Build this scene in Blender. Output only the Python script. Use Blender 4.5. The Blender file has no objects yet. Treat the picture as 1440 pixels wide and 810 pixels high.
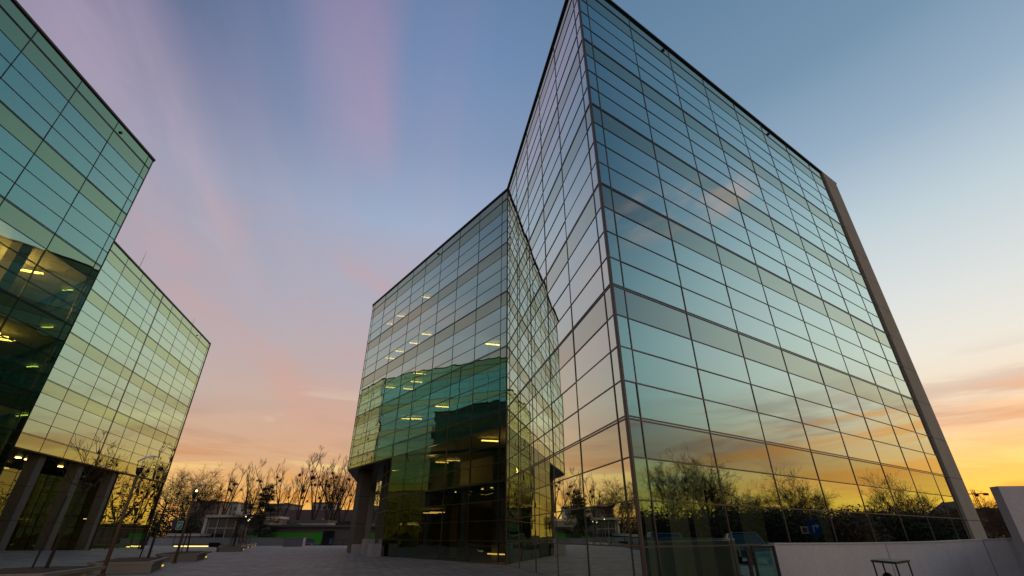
import bpy, math, random
from mathutils import Vector, Matrix, Euler
import numpy as np
R_ = math.radians
sc = bpy.context.scene
COL = sc.collection

# ------------------------------------------------------------------ camera
H = 1.296
PITCH = R_(28.248)
FPX = 650.56
cam_d = bpy.data.cameras.new('camera'); cam = bpy.data.objects.new('camera', cam_d); COL.objects.link(cam)
cam.location = (0, 0, H); cam.rotation_euler = (math.pi/2 + PITCH, 0, 0)
cam_d.sensor_width = 36; cam_d.lens = FPX/1440*36
cam_d.clip_start = .05; cam_d.clip_end = 6000
sc.camera = cam

def project(p):
    x, y, z = p[0], p[1], p[2]-H
    fw = y*math.cos(PITCH)+z*math.sin(PITCH); up = -y*math.sin(PITCH)+z*math.cos(PITCH)
    if fw < .1: return None
    return (720+FPX*x/fw, 405-FPX*up/fw)

# ------------------------------------------------------------------ helpers
def dirn(deg): a = R_(deg); return Vector((math.sin(a), math.cos(a), 0))
UP = Vector((0, 0, 1))

class MB:
    def __init__(s): s.v = []; s.f = []; s.m = []
    def poly(s, pts, m=0):
        n = len(s.v); s.v += [tuple(p) for p in pts]; s.f.append(tuple(range(n, n+len(pts)))); s.m.append(m)
    def box8(s, c, m=0):      # c: 8 corners, bottom ring 0..3, top ring 4..7
        n = len(s.v); s.v += [tuple(p) for p in c]
        for f in ((0,3,2,1),(4,5,6,7),(0,1,5,4),(1,2,6,5),(2,3,7,6),(3,0,4,7)):
            s.f.append(tuple(n+i for i in f)); s.m.append(m)
    def box(s, c, sx, sy, sz, ax=None, m=0):   # centre at base, sizes, ax = local x direction
        c = Vector(c); ax = Vector(ax) if ax else Vector((1,0,0)); ay = UP.cross(ax)
        q = []
        for z in (0, sz):
            for a, b in ((-1,-1),(1,-1),(1,1),(-1,1)):
                q.append(c+ax*(a*sx/2)+ay*(b*sy/2)+UP*z)
        s.box8(q, m)
    def beam(s, p, q, w, h, up=UP, m=0):
        p, q = Vector(p), Vector(q); d = (q-p).normalized()
        x = d.cross(up)
        if x.length < 1e-4: x = d.cross(Vector((1,0,0)))
        x.normalize(); y = x.cross(d)
        c = []
        for e in (p, q):
            for a, b in ((-1,-1),(1,-1),(1,1),(-1,1)): c.append(e+x*(a*w/2)+y*(b*h/2))
        s.box8(c, m)
    def prism(s, pts, z0, z1, m=0, mtop=None):
        n = len(pts); k = len(s.v)
        s.v += [(p[0], p[1], z0) for p in pts]+[(p[0], p[1], z1) for p in pts]
        s.f.append(tuple(k+i for i in reversed(range(n)))); s.m.append(m)
        s.f.append(tuple(k+n+i for i in range(n))); s.m.append(m if mtop is None else mtop)
        for i in range(n):
            j = (i+1) % n; s.f.append((k+i, k+j, k+n+j, k+n+i)); s.m.append(m)
    def tube(s, pts, rad, n=6, m=0, caps=True):
        pts = [Vector(p) for p in pts]; k0 = len(s.v)
        for i, p in enumerate(pts):
            d = (pts[min(i+1, len(pts)-1)]-pts[max(i-1, 0)]).normalized()
            x = d.cross(Vector((.31, .95, .05)) if abs(d.z) > .8 else UP).normalized(); y = d.cross(x)
            r = rad[i] if hasattr(rad, '__len__') else rad
            for k in range(n):
                a = 2*math.pi*k/n; s.v.append(tuple(p+x*(math.cos(a)*r)+y*(math.sin(a)*r)))
        for i in range(len(pts)-1):
            for k in range(n):
                a = k0+i*n+k; b = k0+i*n+(k+1) % n
                s.f.append((a, b, b+n, a+n)); s.m.append(m)
        if caps:
            s.f.append(tuple(k0+i for i in reversed(range(n)))); s.m.append(m)
            e = k0+(len(pts)-1)*n; s.f.append(tuple(e+i for i in range(n))); s.m.append(m)
    def ball(s, c, r, nu=8, nv=6, jit=0, rng=None, sc_=(1,1,1), m=0):
        k0 = len(s.v); c = Vector(c)
        for j in range(nv+1):
            t = math.pi*j/nv
            for i in range(nu):
                a = 2*math.pi*i/nu; rr = r*(1+(rng.uniform(-jit, jit) if rng else 0))
                s.v.append((c.x+sc_[0]*rr*math.sin(t)*math.cos(a), c.y+sc_[1]*rr*math.sin(t)*math.sin(a), c.z+sc_[2]*rr*math.cos(t)))
        for j in range(nv):
            for i in range(nu):
                a = k0+j*nu+i; b = k0+j*nu+(i+1) % nu
                s.f.append((a, a+nu, b+nu, b)); s.m.append(m)
    def mesh(s, name, mats):
        me = bpy.data.meshes.new(name); me.from_pydata(s.v, [], s.f)
        for m in (mats if isinstance(mats, (list, tuple)) else [mats]): me.materials.append(m)
        if any(s.m): me.polygons.foreach_set('material_index', s.m)
        me.update(); return me
    def build(s, name, mats, parent=None, smooth=False):
        me = s.mesh(name, mats)
        if smooth: me.polygons.foreach_set('use_smooth', [True]*len(me.polygons))
        o = bpy.data.objects.new(name, me); COL.objects.link(o)
        if parent: adopt(o, parent)
        return o

def adopt(o, parent):           # geometry is in world space: keep it where it is
    o.parent = parent
    loc = Vector((0,0,0)); p = parent; M = Matrix.Identity(4)
    chain = []
    while p: chain.append(p); p = p.parent
    for p in reversed(chain): M = M @ p.matrix_parent_inverse @ Matrix.LocRotScale(p.location, p.rotation_euler, p.scale)
    o.matrix_parent_inverse = M.inverted()

def thing(name, label, cat, loc=(0,0,0), rz=0, group=None):
    o = bpy.data.objects.new(name, None); COL.objects.link(o); o.location = loc; o.rotation_euler = (0,0,rz)
    o.empty_display_size = .3
    return tag(o, label, cat, group)
def tag(o, label, cat, group=None):
    o['label'] = label; o['category'] = cat
    if group: o['group'] = group
    return o
def local(o, parent):           # geometry already in the parent's own space
    o.parent = parent; return o
def copy_thing(root, loc, rz, label, group=None, scale=None):
    c = root.copy(); COL.objects.link(c); c.location = loc; c.rotation_euler = (0,0,rz); c['label'] = label
    if group: c['group'] = group
    if scale: c.scale = scale
    for ch in list(root.children):
        d = ch.copy(); COL.objects.link(d); d.parent = c
        for g in list(ch.children):
            e = g.copy(); COL.objects.link(e); e.parent = d
    return c

# ------------------------------------------------------------------ materials
def srgb(r, g, b):
    f = lambda c: (c/255/12.92) if c/255 <= .04045 else ((c/255+.055)/1.055)**2.4
    return (f(r), f(g), f(b), 1)
class NT:
    def __init__(s, nt): s.t = nt; s.n = nt.nodes; s.l = nt.links
    def add(s, typ, **kw):
        n = s.n.new(typ)
        for k, v in kw.items(): setattr(n, k, v)
        return n
    def link(s, a, b): s.l.new(a, b)
    def val(s, x, sock):
        if hasattr(x, 'is_linked') or hasattr(x, 'links'): s.l.new(x, sock)
        else: sock.default_value = x
    def math(s, op, a, b=0.0, c=None, clamp=False):
        n = s.n.new('ShaderNodeMath'); n.operation = op; n.use_clamp = clamp
        s.val(a, n.inputs[0]); s.val(b, n.inputs[1])
        if c is not None: s.val(c, n.inputs[2])
        return n.outputs[0]
    def mix(s, f, a, b, mode='MIX'):
        n = s.n.new('ShaderNodeMix'); n.data_type = 'RGBA'; n.blend_type = mode
        s.val(f, n.inputs[0]); s.val(a, n.inputs[6]); s.val(b, n.inputs[7]); return n.outputs[2]
    def ramp(s, f, stops):
        n = s.n.new('ShaderNodeValToRGB'); e = n.color_ramp.elements
        while len(e) < len(stops): e.new(.5)
        for el, (p, c) in zip(e, stops): el.position = p; el.color = c
        s.val(f, n.inputs[0]); return n.outputs[0]
    def sstep(s, x, a, b):
        n = s.n.new('ShaderNodeMapRange'); n.interpolation_type = 'SMOOTHSTEP'
        s.val(x, n.inputs[0]); n.inputs[1].default_value = a; n.inputs[2].default_value = b
        return n.outputs[0]
    def noise(s, vec, scale, detail=3, rough=.5, dist=0):
        n = s.n.new('ShaderNodeTexNoise'); n.inputs['Scale'].default_value = scale; n.inputs['Detail'].default_value = detail
        n.inputs['Roughness'].default_value = rough; n.inputs['Distortion'].default_value = dist
        if vec is not None: s.l.new(vec, n.inputs['Vector'])
        return n.outputs[0]
def newmat(name):
    m = bpy.data.materials.new(name); m.use_nodes = True; m.node_tree.nodes.clear()
    t = NT(m.node_tree); out = t.add('ShaderNodeOutputMaterial'); return m, t, out
def pmat(name, col, rough=.7, metal=0., nscale=0, namt=.2, spec=.5, emis=None, estr=0, bump=0, bscale=20):
    m, t, out = newmat(name); b = t.add('ShaderNodeBsdfPrincipled')
    c = (*col, 1) if len(col) == 3 else col
    b.inputs['Base Color'].default_value = c; b.inputs['Roughness'].default_value = rough; b.inputs['Metallic'].default_value = metal
    b.inputs['Specular IOR Level'].default_value = spec
    if nscale:
        tc = t.add('ShaderNodeTexCoord')
        n = t.noise(tc.outputs['Object'], nscale, 5, .6)
        f = t.math('MULTIPLY_ADD', n, 2*namt, 1-namt)
        t.link(t.mix(1.0, c, t.n.new('ShaderNodeCombineColor').outputs[0], 'MULTIPLY'), b.inputs['Base Color'])
        cc = [x for x in t.n if x.type == 'COMBINE_COLOR'][0]
        for i in range(3): t.link(f, cc.inputs[i])
    if bump:
        tc = t.add('ShaderNodeTexCoord'); bn = t.add('ShaderNodeBump'); bn.inputs['Strength'].default_value = bump; bn.inputs['Distance'].default_value = .02
        t.link(t.noise(tc.outputs['Object'], bscale, 4), bn.inputs['Height']); t.link(bn.outputs[0], b.inputs['Normal'])
    if emis:
        b.inputs['Emission Color'].default_value = (*emis, 1); b.inputs['Emission Strength'].default_value = estr
    t.link(b.outputs[0], out.inputs[0]); return m

def glassmat(name, near, graze, trans, dif=None, wave=.0, wscale=.45, p=1.45):
    m, t, out = newmat(name)
    lw = t.add('ShaderNodeLayerWeight'); lw.inputs['Blend'].default_value = .5
    f = t.sstep(lw.outputs['Facing'], .18, .86)
    g = t.add('ShaderNodeBsdfGlossy'); g.inputs['Roughness'].default_value = 0.0
    t.link(t.mix(f, (*near,1), (*graze,1)), g.inputs['Color'])
    if wave:
        tc = t.add('ShaderNodeTexCoord'); bn = t.add('ShaderNodeBump'); bn.inputs['Strength'].default_value = 1.0
        bn.inputs['Distance'].default_value = wave
        t.link(t.noise(tc.outputs['Object'], wscale, 1.5, .4), bn.inputs['Height']); t.link(bn.outputs[0], g.inputs['Normal'])
    if dif is None:
        o = t.add('ShaderNodeBsdfTransparent'); k = t.math('SUBTRACT', 1.0, f)
        cc = t.mix(k, (0,0,0,1), (*trans,1)); t.link(cc, o.inputs[0])
    else:
        o = t.add('ShaderNodeBsdfDiffuse'); o.inputs[0].default_value = (*dif,1)
    a = t.add('ShaderNodeAddShader'); t.link(g.outputs[0], a.inputs[0]); t.link(o.outputs[0], a.inputs[1])
    t.link(a.outputs[0], out.inputs[0]); return m

M = {}
M['glass_main'] = glassmat('teal coated glass', (.06,.21,.25), (.72,.86,.80), (.34,.36,.24), wave=.006, wscale=.35)
M['glass_side'] = glassmat('teal coated glass, side', (.12,.28,.27), (.90,.97,.84), (.34,.36,.24), wave=.006, wscale=.35)
M['span_side'] = glassmat('opaque spandrel glass, side', (.08,.16,.18), (.76,.80,.64), None, dif=(.012,.014,.010), wave=.006, wscale=.35)
M['span_main'] = glassmat('opaque spandrel glass', (.03,.10,.16), (.58,.66,.54), None, dif=(.012,.014,.010), wave=.004, wscale=.35)
M['glass_wavy'] = glassmat('teal coated glass, wavy', (.14,.25,.23), (.74,.92,.82), (.36,.38,.22), wave=.012, wscale=.5)
M['span_wavy'] = glassmat('opaque spandrel glass, wavy', (.11,.17,.14), (.60,.68,.52), None, dif=(.016,.017,.010), wave=.012, wscale=.5)
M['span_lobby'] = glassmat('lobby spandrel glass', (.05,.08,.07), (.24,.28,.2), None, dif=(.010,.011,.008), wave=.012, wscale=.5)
M['glass_left'] = glassmat('green coated glass', (.09,.24,.25), (.80,.97,.70), (.36,.38,.22), wave=.010, wscale=.4)
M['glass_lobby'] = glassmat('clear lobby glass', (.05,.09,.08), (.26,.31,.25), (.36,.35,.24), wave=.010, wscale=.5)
M['glass_bay'] = glassmat('clear bay glass', (.05,.085,.08), (.80,.88,.60), (.36,.38,.22), wave=.010, wscale=.4)
M['span_left'] = glassmat('olive spandrel glass', (.12,.21,.15), (.66,.78,.46), None, dif=(.018,.019,.010), wave=.010, wscale=.4)
M['frame'] = pmat('bronze aluminium', (.10,.078,.068), .35, .4)
M['frame_dark'] = pmat('dark aluminium', (.022,.021,.02), .4, .3)
M['coping'] = pmat('dark coping metal', (.018,.018,.02), .5, .2)
M['slab'] = pmat('interior ceiling plaster', (.34,.32,.28), .9)
M['partition'] = pmat('interior partition', (.25,.23,.19), .9, nscale=.6, namt=.3)
M['core'] = pmat('dark interior core', (.05,.048,.045), .9)
M['lamp'] = pmat('fluorescent strip', (.8,.7,.4), .5, emis=(1,.70,.16), estr=7)
M['lamp_soft'] = pmat('warm interior lamp', (.8,.7,.4), .5, emis=(1,.66,.16), estr=2.6)
M['bulb'] = pmat('frosted bulb', (.7,.65,.55), .15, emis=(1,.7,.3), estr=.35)
M['bulb_lit'] = pmat('lit bulb', (.7,.65,.55), .15, emis=(1,.78,.42), estr=4)
M['led_dim'] = pmat('dim warm led strip', (.8,.7,.4), .5, emis=(1,.72,.18), estr=.9)
M['led'] = pmat('warm led strip', (.8,.7,.4), .5, emis=(1,.72,.22), estr=2.2)
def concrete(name, col, joint=None):
    m, t, out = newmat(name); b = t.add('ShaderNodeBsdfPrincipled'); tc = t.add('ShaderNodeTexCoord')
    n1 = t.noise(tc.outputs['Object'], .7, 6, .62); n2 = t.noise(tc.outputs['Object'], 14, 4, .6)
    f = t.math('ADD', t.math('MULTIPLY', n1, .55), t.math('MULTIPLY', n2, .3)); f = t.math('ADD', f, .58)
    cc = t.add('ShaderNodeCombineColor')
    for i in range(3): t.link(f, cc.inputs[i])
    c = t.mix(1.0, (*col,1), cc.outputs[0], 'MULTIPLY')
    if joint:
        sep = t.add('ShaderNodeSeparateXYZ'); t.link(tc.outputs['Object'], sep.inputs[0])
        w = t.math('FRACT', t.math('DIVIDE', sep.outputs[2], joint))
        c = t.mix(t.math('LESS_THAN', w, .04/joint), c, (col[0]*.35, col[1]*.35, col[2]*.35, 1))
    t.link(c, b.inputs['Base Color']); b.inputs['Roughness'].default_value = .85
    bn = t.add('ShaderNodeBump'); bn.inputs['Strength'].default_value = .25; bn.inputs['Distance'].default_value = .01
    t.link(n2, bn.inputs['Height']); t.link(bn.outputs[0], b.inputs['Normal'])
    t.link(b.outputs[0], out.inputs[0]); return m
M['pillar'] = concrete('grey panel cladding', (.36,.325,.265), 2.0)
M['column'] = concrete('board concrete column', (.22,.20,.155), 2.35)
M['bench'] = concrete('pale cast concrete', (.37,.34,.27))
M['white'] = concrete('smooth white render', (.58,.55,.55))
M['greywall'] = concrete('grey blue wall', (.27,.29,.33))
M['soil'] = pmat('reddish planter soil', (.12,.055,.035), .95, nscale=9, namt=.5)
M['black'] = pmat('black painted steel', (.012,.012,.013), .45, .3)
M['bark'] = pmat('dark bark', (.05,.038,.026), .9, nscale=3, namt=.4)
M['twig'] = pmat('twig bark', (.055,.036,.022), .9)
M['birch'] = pmat('pale bark', (.12,.105,.085), .9, nscale=2, namt=.5)
M['mistle'] = pmat('mistletoe leaves', (.035,.04,.016), .9)
M['pine'] = pmat('pine needles', (.022,.036,.016), .8, nscale=1.5, namt=.4)
M['bush'] = pmat('evergreen leaves', (.024,.034,.016), .8, nscale=1.5, namt=.4)
M['thicket'] = pmat('brown twigs and dead leaves', (.105,.068,.045), .9, nscale=.8, namt=.4)
M['pole'] = pmat('brown lamp pole paint', (.20,.125,.07), .45)
M['shine'] = pmat('white lamp reflector', (.80,.78,.74), .3, .6)
M['stake'] = pmat('wood stake', (.05,.036,.026), .8)
# ---- paving
def paving():
    m, t, out = newmat('granite block paving'); b = t.add('ShaderNodeBsdfPrincipled'); tc = t.add('ShaderNodeTexCoord')
    mp = t.add('ShaderNodeMapping'); mp.inputs['Rotation'].default_value[2] = R_(20); t.link(tc.outputs['Object'], mp.inputs[0])
    br = t.add('ShaderNodeTexBrick'); t.link(mp.outputs[0], br.inputs[0])
    br.inputs['Color1'].default_value = (.385,.34,.285,1); br.inputs['Color2'].default_value = (.215,.186,.155,1); br.inputs['Mortar'].default_value = (.05,.042,.038,1)
    br.inputs['Scale'].default_value = 1.0; br.inputs['Mortar Size'].default_value = .022; br.inputs['Brick Width'].default_value = .6; br.inputs['Row Height'].default_value = .4
    n = t.noise(tc.outputs['Object'], .25, 5, .6); f = t.math('MULTIPLY_ADD', n, .9, .55)
    cc = t.add('ShaderNodeCombineColor')
    for i in range(3): t.link(f, cc.inputs[i])
    t.link(t.mix(1.0, br.outputs[0], cc.outputs[0], 'MULTIPLY'), b.inputs['Base Color'])
    b.inputs['Roughness'].default_value = .62
    bn = t.add('ShaderNodeBump'); bn.inputs['Strength'].default_value = .4; bn.inputs['Distance'].default_value = .006
    bn.invert = True
    t.link(br.outputs[1], bn.inputs['Height']); t.link(bn.outputs[0], b.inputs['Normal'])
    t.link(b.outputs[0], out.inputs[0]); return m
M['paving'] = paving()
M['ground'] = pmat('dry winter ground', (.07,.062,.04), .95, nscale=.15, namt=.4)
M['asphalt'] = pmat('asphalt', (.05,.05,.052), .8, nscale=2, namt=.25)
M['paint'] = pmat('white road paint', (.7,.7,.68), .6)

# ------------------------------------------------------------------ plan (metres, row module 1.0 m)
C = Vector((3.015, 12.343, 0)); aR, aL, aS, aN, aF = 55.33, -12.15, -37.81, -3.02, -12.92
K = C + dirn(aL)*15.887; S = K + dirn(aS)*25.676
N = Vector((-25.539, 24.754, 0)); F = Vector((-42.045, 60.502, 0))
ROOF = 24.886
ROWS = [1.084+i for i in range(24)]          # ROWS[3], [7] ... are the storey lines
HEAVY = {3, 7, 11, 15, 19, 23}
def nrm(az, sgn): return dirn(az+90*sgn)

def ghgt(x, y):
    # the plaza rises slightly along the left building, the land drops a little beyond the far wall
    q = Vector((x, y, 0))-F; s = q.dot(dirn(aF)); d = q.dot(dirn(aF+90))
    w = max(0, min(1, 1-d/9.0)) if d > 0 else 1
    h = max(0, min(.42, -s*.0165))*w
    dip = max(0, min(1, (y-87.2)/5)); return h*(1-dip)-.55*dip

def axis(lo, hi, step, far): return [-far, -far*.4, -far*.15]+[lo+i*step for i in range(int((hi-lo)/step)+1)]+[far*.15, far*.4, far]
def sheet(name, xs, ys, dz, mat):
    mb = MB()
    for y in ys:
        for x in xs: mb.v.append((x, y, ghgt(x, y)+dz(x, y)))
    nx = len(xs)
    for j in range(len(ys)-1):
        for i in range(nx-1): mb.f.append((j*nx+i, j*nx+i+1, (j+1)*nx+i+1, (j+1)*nx+i)); mb.m.append(0)
    o = mb.build(name, mat); o['kind'] = 'structure'; return o
PX = (-64, 44); PY = (-30, 86.4)
def below(x, y): return -.06 if (PX[0]-.1 <= x <= PX[1]+.1 and PY[0]-.1 <= y <= PY[1]+.1) else -.02
pys = [PY[0]+i*(PY[1]-PY[0])/48 for i in range(49)]; pxs = [PX[0]+i*(PX[1]-PX[0])/48 for i in range(49)]
sheet('ground', [-2500,-1000,-400,-200,-120,-80]+pxs+[60,80,120,200,400,1000,2500], [-2500,-900,-300,-100,-50]+pys+[87.2,88.5,90,92,96,105,120,150,200,300,500,1000,2500], below, M['ground'])
sheet('plaza_paving', pxs, pys, lambda x, y: 0, M['paving'])
# street on the right, seen mirrored in the glass
rd = MB(); rdir = dirn(-8); 
a = Vector((19.2, -20, 0)); 
for (o0, o1, mat, z) in ((0, 9, 0, .012),): 
    p = [a+Vector((o0,0,0)), a+Vector((o1,0,0)), a+Vector((o1,0,0))+dirn(14)*62, a+Vector((o0,0,0))+dirn(14)*62]
    rd.poly([(q.x, q.y, z) for q in p])
o = rd.build('road', M['asphalt']); o['kind'] = 'structure'
rp = MB()
for i in range(14):
    q = a+Vector((4.4,0,0))+dirn(14)*(2+i*4.4); e = q+dirn(14)*2.2
    rp.poly([(q.x-.06, q.y, .018), (q.x+.06, q.y, .018), (e.x+.06, e.y, .018), (e.x-.06, e.y, .018)])
o = rp.build('road_markings', M['paint']); o['kind'] = 'structure'

# ------------------------------------------------------------------ curtain walls
def screen_area(q):
    pp = [project(p) for p in q]
    if any(p is None for p in pp): return 0
    cx = sum(p[0] for p in pp)/4; cy = sum(p[1] for p in pp)/4
    if not (-40 < cx < 1480 and -40 < cy < 850): return 0
    return abs(sum(pp[i][0]*pp[(i+1)%4][1]-pp[(i+1)%4][0]*pp[i][1] for i in range(4)))/2
rng = random.Random(4)
class Building:
    def __init__(s, root): s.root = root; s.p = {'glass_panel': [], 'spandrel_panel': []}
    def facade(s, Q, az, sg, sb, zb, span, heavy, skip=None, tilt=.003, mg=None, ms=None, mf=None, hidden=None, wide=(), mlow=None, mslow=None):
        d = dirn(az); n = nrm(az, sg); fr = MB()
        P = lambda a, z, off=0: Q+d*a+n*off+UP*z
        skip = skip or (lambda i, j: False)
        nI, nJ = len(sb)-1, len(zb)-1
        for i in range(nI):
            for j in range(nJ):
                if skip(i, j): continue
                a0, a1, z0, z1 = sb[i], sb[i+1], zb[j], zb[j+1]
                t = [rng.uniform(-tilt, tilt) for _ in range(3)]
                q = [P(a0, z0, -.012+t[0]), P(a1, z0, -.012+t[0]+t[1]), P(a1, z1, -.012+t[0]+t[1]+t[2]), P(a0, z1, -.012+t[0]+t[2])]
                if sg > 0: q = q[::-1]
                ar = 0 if (hidden and hidden(i, j)) else screen_area(q)
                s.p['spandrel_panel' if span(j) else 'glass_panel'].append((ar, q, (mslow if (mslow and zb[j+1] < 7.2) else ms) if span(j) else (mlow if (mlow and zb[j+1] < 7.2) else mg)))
        # verticals, run by run
        for i in range(nI+1):
            run = None
            for j in range(nJ+1):
                on = j < nJ and ((i < nI and not skip(i, j)) or (i > 0 and not skip(i-1, j)))
                if on and run is None: run = j
                if not on and run is not None:
                    w = .085 if i in wide else .016
                    fr.box8([P(sb[i]+x*w, z, y) for z in (zb[run], zb[j]) for x, y in ((-1,-.09),(1,-.09),(1,.008),(-1,.008))]); run = None
        for j in range(nJ+1):
            run = None
            for i in range(nI+1):
                on = i < nI and ((j < nJ and not skip(i, j)) or (j > 0 and not skip(i, j-1)))
                if on and run is None: run = i
                if not on and run is not None:
                    for dz in ((-.036, .036) if heavy(j) else (0,)):
                        w = .017
                        fr.box8([P(a_, zb[j]+dz+x*w, y) for x in (-1, 1) for a_, y in ((sb[run]-.02,-.087),(sb[i]+.02,-.087),(sb[i]+.02,.006),(sb[run]-.02,.006))])
                    run = None
        fr.build('curtain_frame', mf or M['frame'], s.root)
    def finish(s):
        for name, lst in s.p.items():
            lst.sort(key=lambda t: -t[0])
            for ar, q, m in lst[:100]:
                mb = MB(); mb.poly(q); mb.build(name, m, s.root)
            rest = lst[100:]
            if rest:
                mats = list({id(m): m for _, _, m in rest}.values()); mb = MB()
                for ar, q, m in rest: mb.poly(q, mats.index(m))
                o = mb.build(name, mats, s.root); o['kind'] = 'stuff'

def inset(poly, d):      # convex polygon, any winding
    n = len(poly); A = sum(poly[i].x*poly[(i+1)%n].y-poly[(i+1)%n].x*poly[i].y for i in range(n))
    sg = 1 if A > 0 else -1; out = []
    for i in range(n):
        p0, p1, p2 = poly[i-1], poly[i], poly[(i+1)%n]
        e1 = (p1-p0).normalized(); e2 = (p2-p1).normalized()
        n1 = Vector((-e1.y, e1.x, 0))*sg; n2 = Vector((-e2.y, e2.x, 0))*sg
        b = (n1+n2); b = b/ max(.15, b.dot(n1)); out.append(p1+b*d)
    return out if sg > 0 else out[::-1]
def interior(root, poly, levels, core, z_lo=0):
    for z in levels:
        mb = MB(); mb.prism(inset(poly, .22), z-.86, z-.04); mb.build('floor_slab', M['slab'], root)
    if core:
        mb = MB(); mb.prism(core, z_lo+.0, ROOF-.1); mb.build('core_wall', M['core'], root)
def roof(root, poly, over=.08):
    mb = MB(); mb.prism(inset(poly, -over), ROOF, ROOF+.13); mb.build('roof', M['coping'], root)
def strips(root, lst, ln=1.15, w=.14, az=75, mat='lamp'):
    for (x, y, z) in lst:
        mb = MB(); c = Vector((x, y, z)); d = dirn(az)*ln/2; mb.beam(c-d, c+d, w, .06); mb.build('ceiling_light', M[mat], root)

zb_full = [0]+ROWS+[ROOF]          # zb index = row index + 1
span = lambda j: (j-1) in (2, 6, 10, 14, 18, 22, 23)
heavy = lambda j: (j-1) in HEAVY
LEV = [ROWS[i] for i in (3, 7, 11, 15, 19, 23)]

# ---- right building: near wing with a sharp corner, rear wing behind it
rb = thing('office_building', 'tall right hand glass office building with knife sharp corner and long rear wing', 'building', (C.x+8, C.y+12, 0))
B = Building(rb)
sR = [.045, .58]+[.58+3.06*k for k in range(1, 8)]+[23.78]
sL = [.045, .58]+[.58+3.06*k for k in range(1, 5)]+[15.84]
sS = [.05, .72]+[.72+3.06*k for k in range(1, 9)]+[25.676]
B.facade(C, aR, 1, sR, zb_full, span, heavy, tilt=.003, mg=M['glass_main'], ms=M['span_main'])
B.facade(C, aL, -1, sL, zb_full, span, heavy, tilt=.0035, mg=M['glass_side'], ms=M['span_side'])
# rear wing: first five bays come to the ground, the rest float over an open corner
iG = 6
sS[iG-1] = 15.36 if abs(sS[iG-1]-15.36) < 2 else sS[iG-1]
sS = [.05, .72, 3.78, 6.84, 9.90, 12.96, 15.60, 19.08, 22.14, 25.10, 25.676]
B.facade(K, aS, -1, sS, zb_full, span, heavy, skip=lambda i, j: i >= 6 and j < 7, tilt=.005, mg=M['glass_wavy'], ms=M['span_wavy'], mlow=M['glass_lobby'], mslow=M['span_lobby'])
SG = K+dirn(aS)*15.6
inn = dirn(aS+90)
aG = -21.0; GE = SG+dirn(aG)*9.4
B.facade(SG, aG, -1, [.05, 2.4, 4.7, 7.0, 9.4], zb_full[:8], lambda j: False, lambda j: False, tilt=.004, mg=M['glass_wavy'], ms=M['span_wavy'])
E_ = S+dirn(aL)*24
B.facade(S, aL, -1, [0,.6,3.66,6.72,9.78,12.84,15.9,18.96,22.02,24], zb_full[7:], lambda j: span(j+7), lambda j: heavy(j+7), tilt=.004, mg=M['glass_wavy'], ms=M['span_wavy'], hidden=lambda i, j: True)
B.finish()
perpS = dirn(aS+90); perpR = dirn(aR-90)
Rend = C+dirn(aR)*23.95
w1 = [C, C+dirn(aR)*26.05, C+dirn(aR)*26.05+perpR*15, K+dirn(aR)*10]
w2 = [K, S, E_, K+perpS*17]
w1s = [C, Rend, Rend+perpR*15, K+dirn(aR)*10, K]
core1 = inset([C+dirn(aR)*9+perpR*5.5, C+dirn(aR)*23+perpR*5.5, C+dirn(aR)*23+perpR*12, C+dirn(aR)*9+perpR*12], 0)
interior(rb, w1s, LEV, core1)
core2 = [K+dirn(aS)*8+perpS*9, K+dirn(aS)*15+perpS*9, K+dirn(aS)*15+perpS*15, K+dirn(aS)*8+perpS*15]
interior(rb, w2, LEV[1:], core2)
mb = MB(); mb.prism(inset([K, SG, GE, K+perpS*16], .22), LEV[0]-.86, LEV[0]-.04); mb.build('floor_slab', M['slab'], rb)
mb = MB(); ov = .08
# roof outline pushed out a little over the visible faces
nR, nL, nS = nrm(aR, 1), nrm(aL, -1), nrm(aS, -1)
def meet(p, d, q, e):
    a = (q-p); det = d.x*(-e.y)+e.x*d.y; t = (a.x*(-e.y)+e.x*a.y)/det; return p+d*t
Cx = meet(C+nR*ov, dirn(aR), C+nL*ov, dirn(aL)); Kx = meet(C+nL*ov, dirn(aL), K+nS*ov, dirn(aS)); Sx = S+nS*ov+dirn(aS)*ov
pr = [Cx, C+dirn(aR)*26.3+nR*ov, C+dirn(aR)*26.3+perpR*15, K+dirn(aR)*10, K+perpS*17, E_-dirn(aL+90)*.16, Sx, Kx]
mb.prism(pr, ROOF, ROOF+.13); mb.build('roof', M['coping'], rb)
# concrete end wall, parapet gap and back walls
mb = MB(); mb.prism([C+dirn(aR)*24.0+nR*.10, C+dirn(aR)*26.05+nR*.10, C+dirn(aR)*26.05+perpR*14.8, C+dirn(aR)*24.0+perpR*14.8], 0, ROOF-.003); mb.build('end_wall', M['pillar'], rb)
mb = MB(); q = C+dirn(aR)*23.89-nR*.08; mb.box((q.x, q.y, 0), .13, .12, ROOF-.01, dirn(aR)); mb.build('corner_trim', M['frame_dark'], rb)
mb = MB(); mb.box((C.x, C.y, 0), .035, .035, ROOF-.004, dirn(aR/2+aL/2)); mb.build('corner_post', M['frame'], rb)
mb = MB()
for p, q in ((C+dirn(aR)*24+perpR*15, K+dirn(aR)*10), (K+perpS*17, E_)): mb.beam(p+UP*ROOF/2, q+UP*ROOF/2, .3, ROOF-.02)
mb.build('rear_wall', M['partition'], rb)
mb = MB(); mb.prism([SG+nS*-.02, S+nS*-.02, E_, K+perpS*16.9, K+perpS*8], 7.0, 7.075); mb.build('soffit', M['frame_dark'], rb)
# open corner column
mb = MB(); mb.box((-14.6, 49.3, 0), 1.25, 1.0, 6.99, dirn(aS)); mb.build('column', M['column'], rb)
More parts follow.
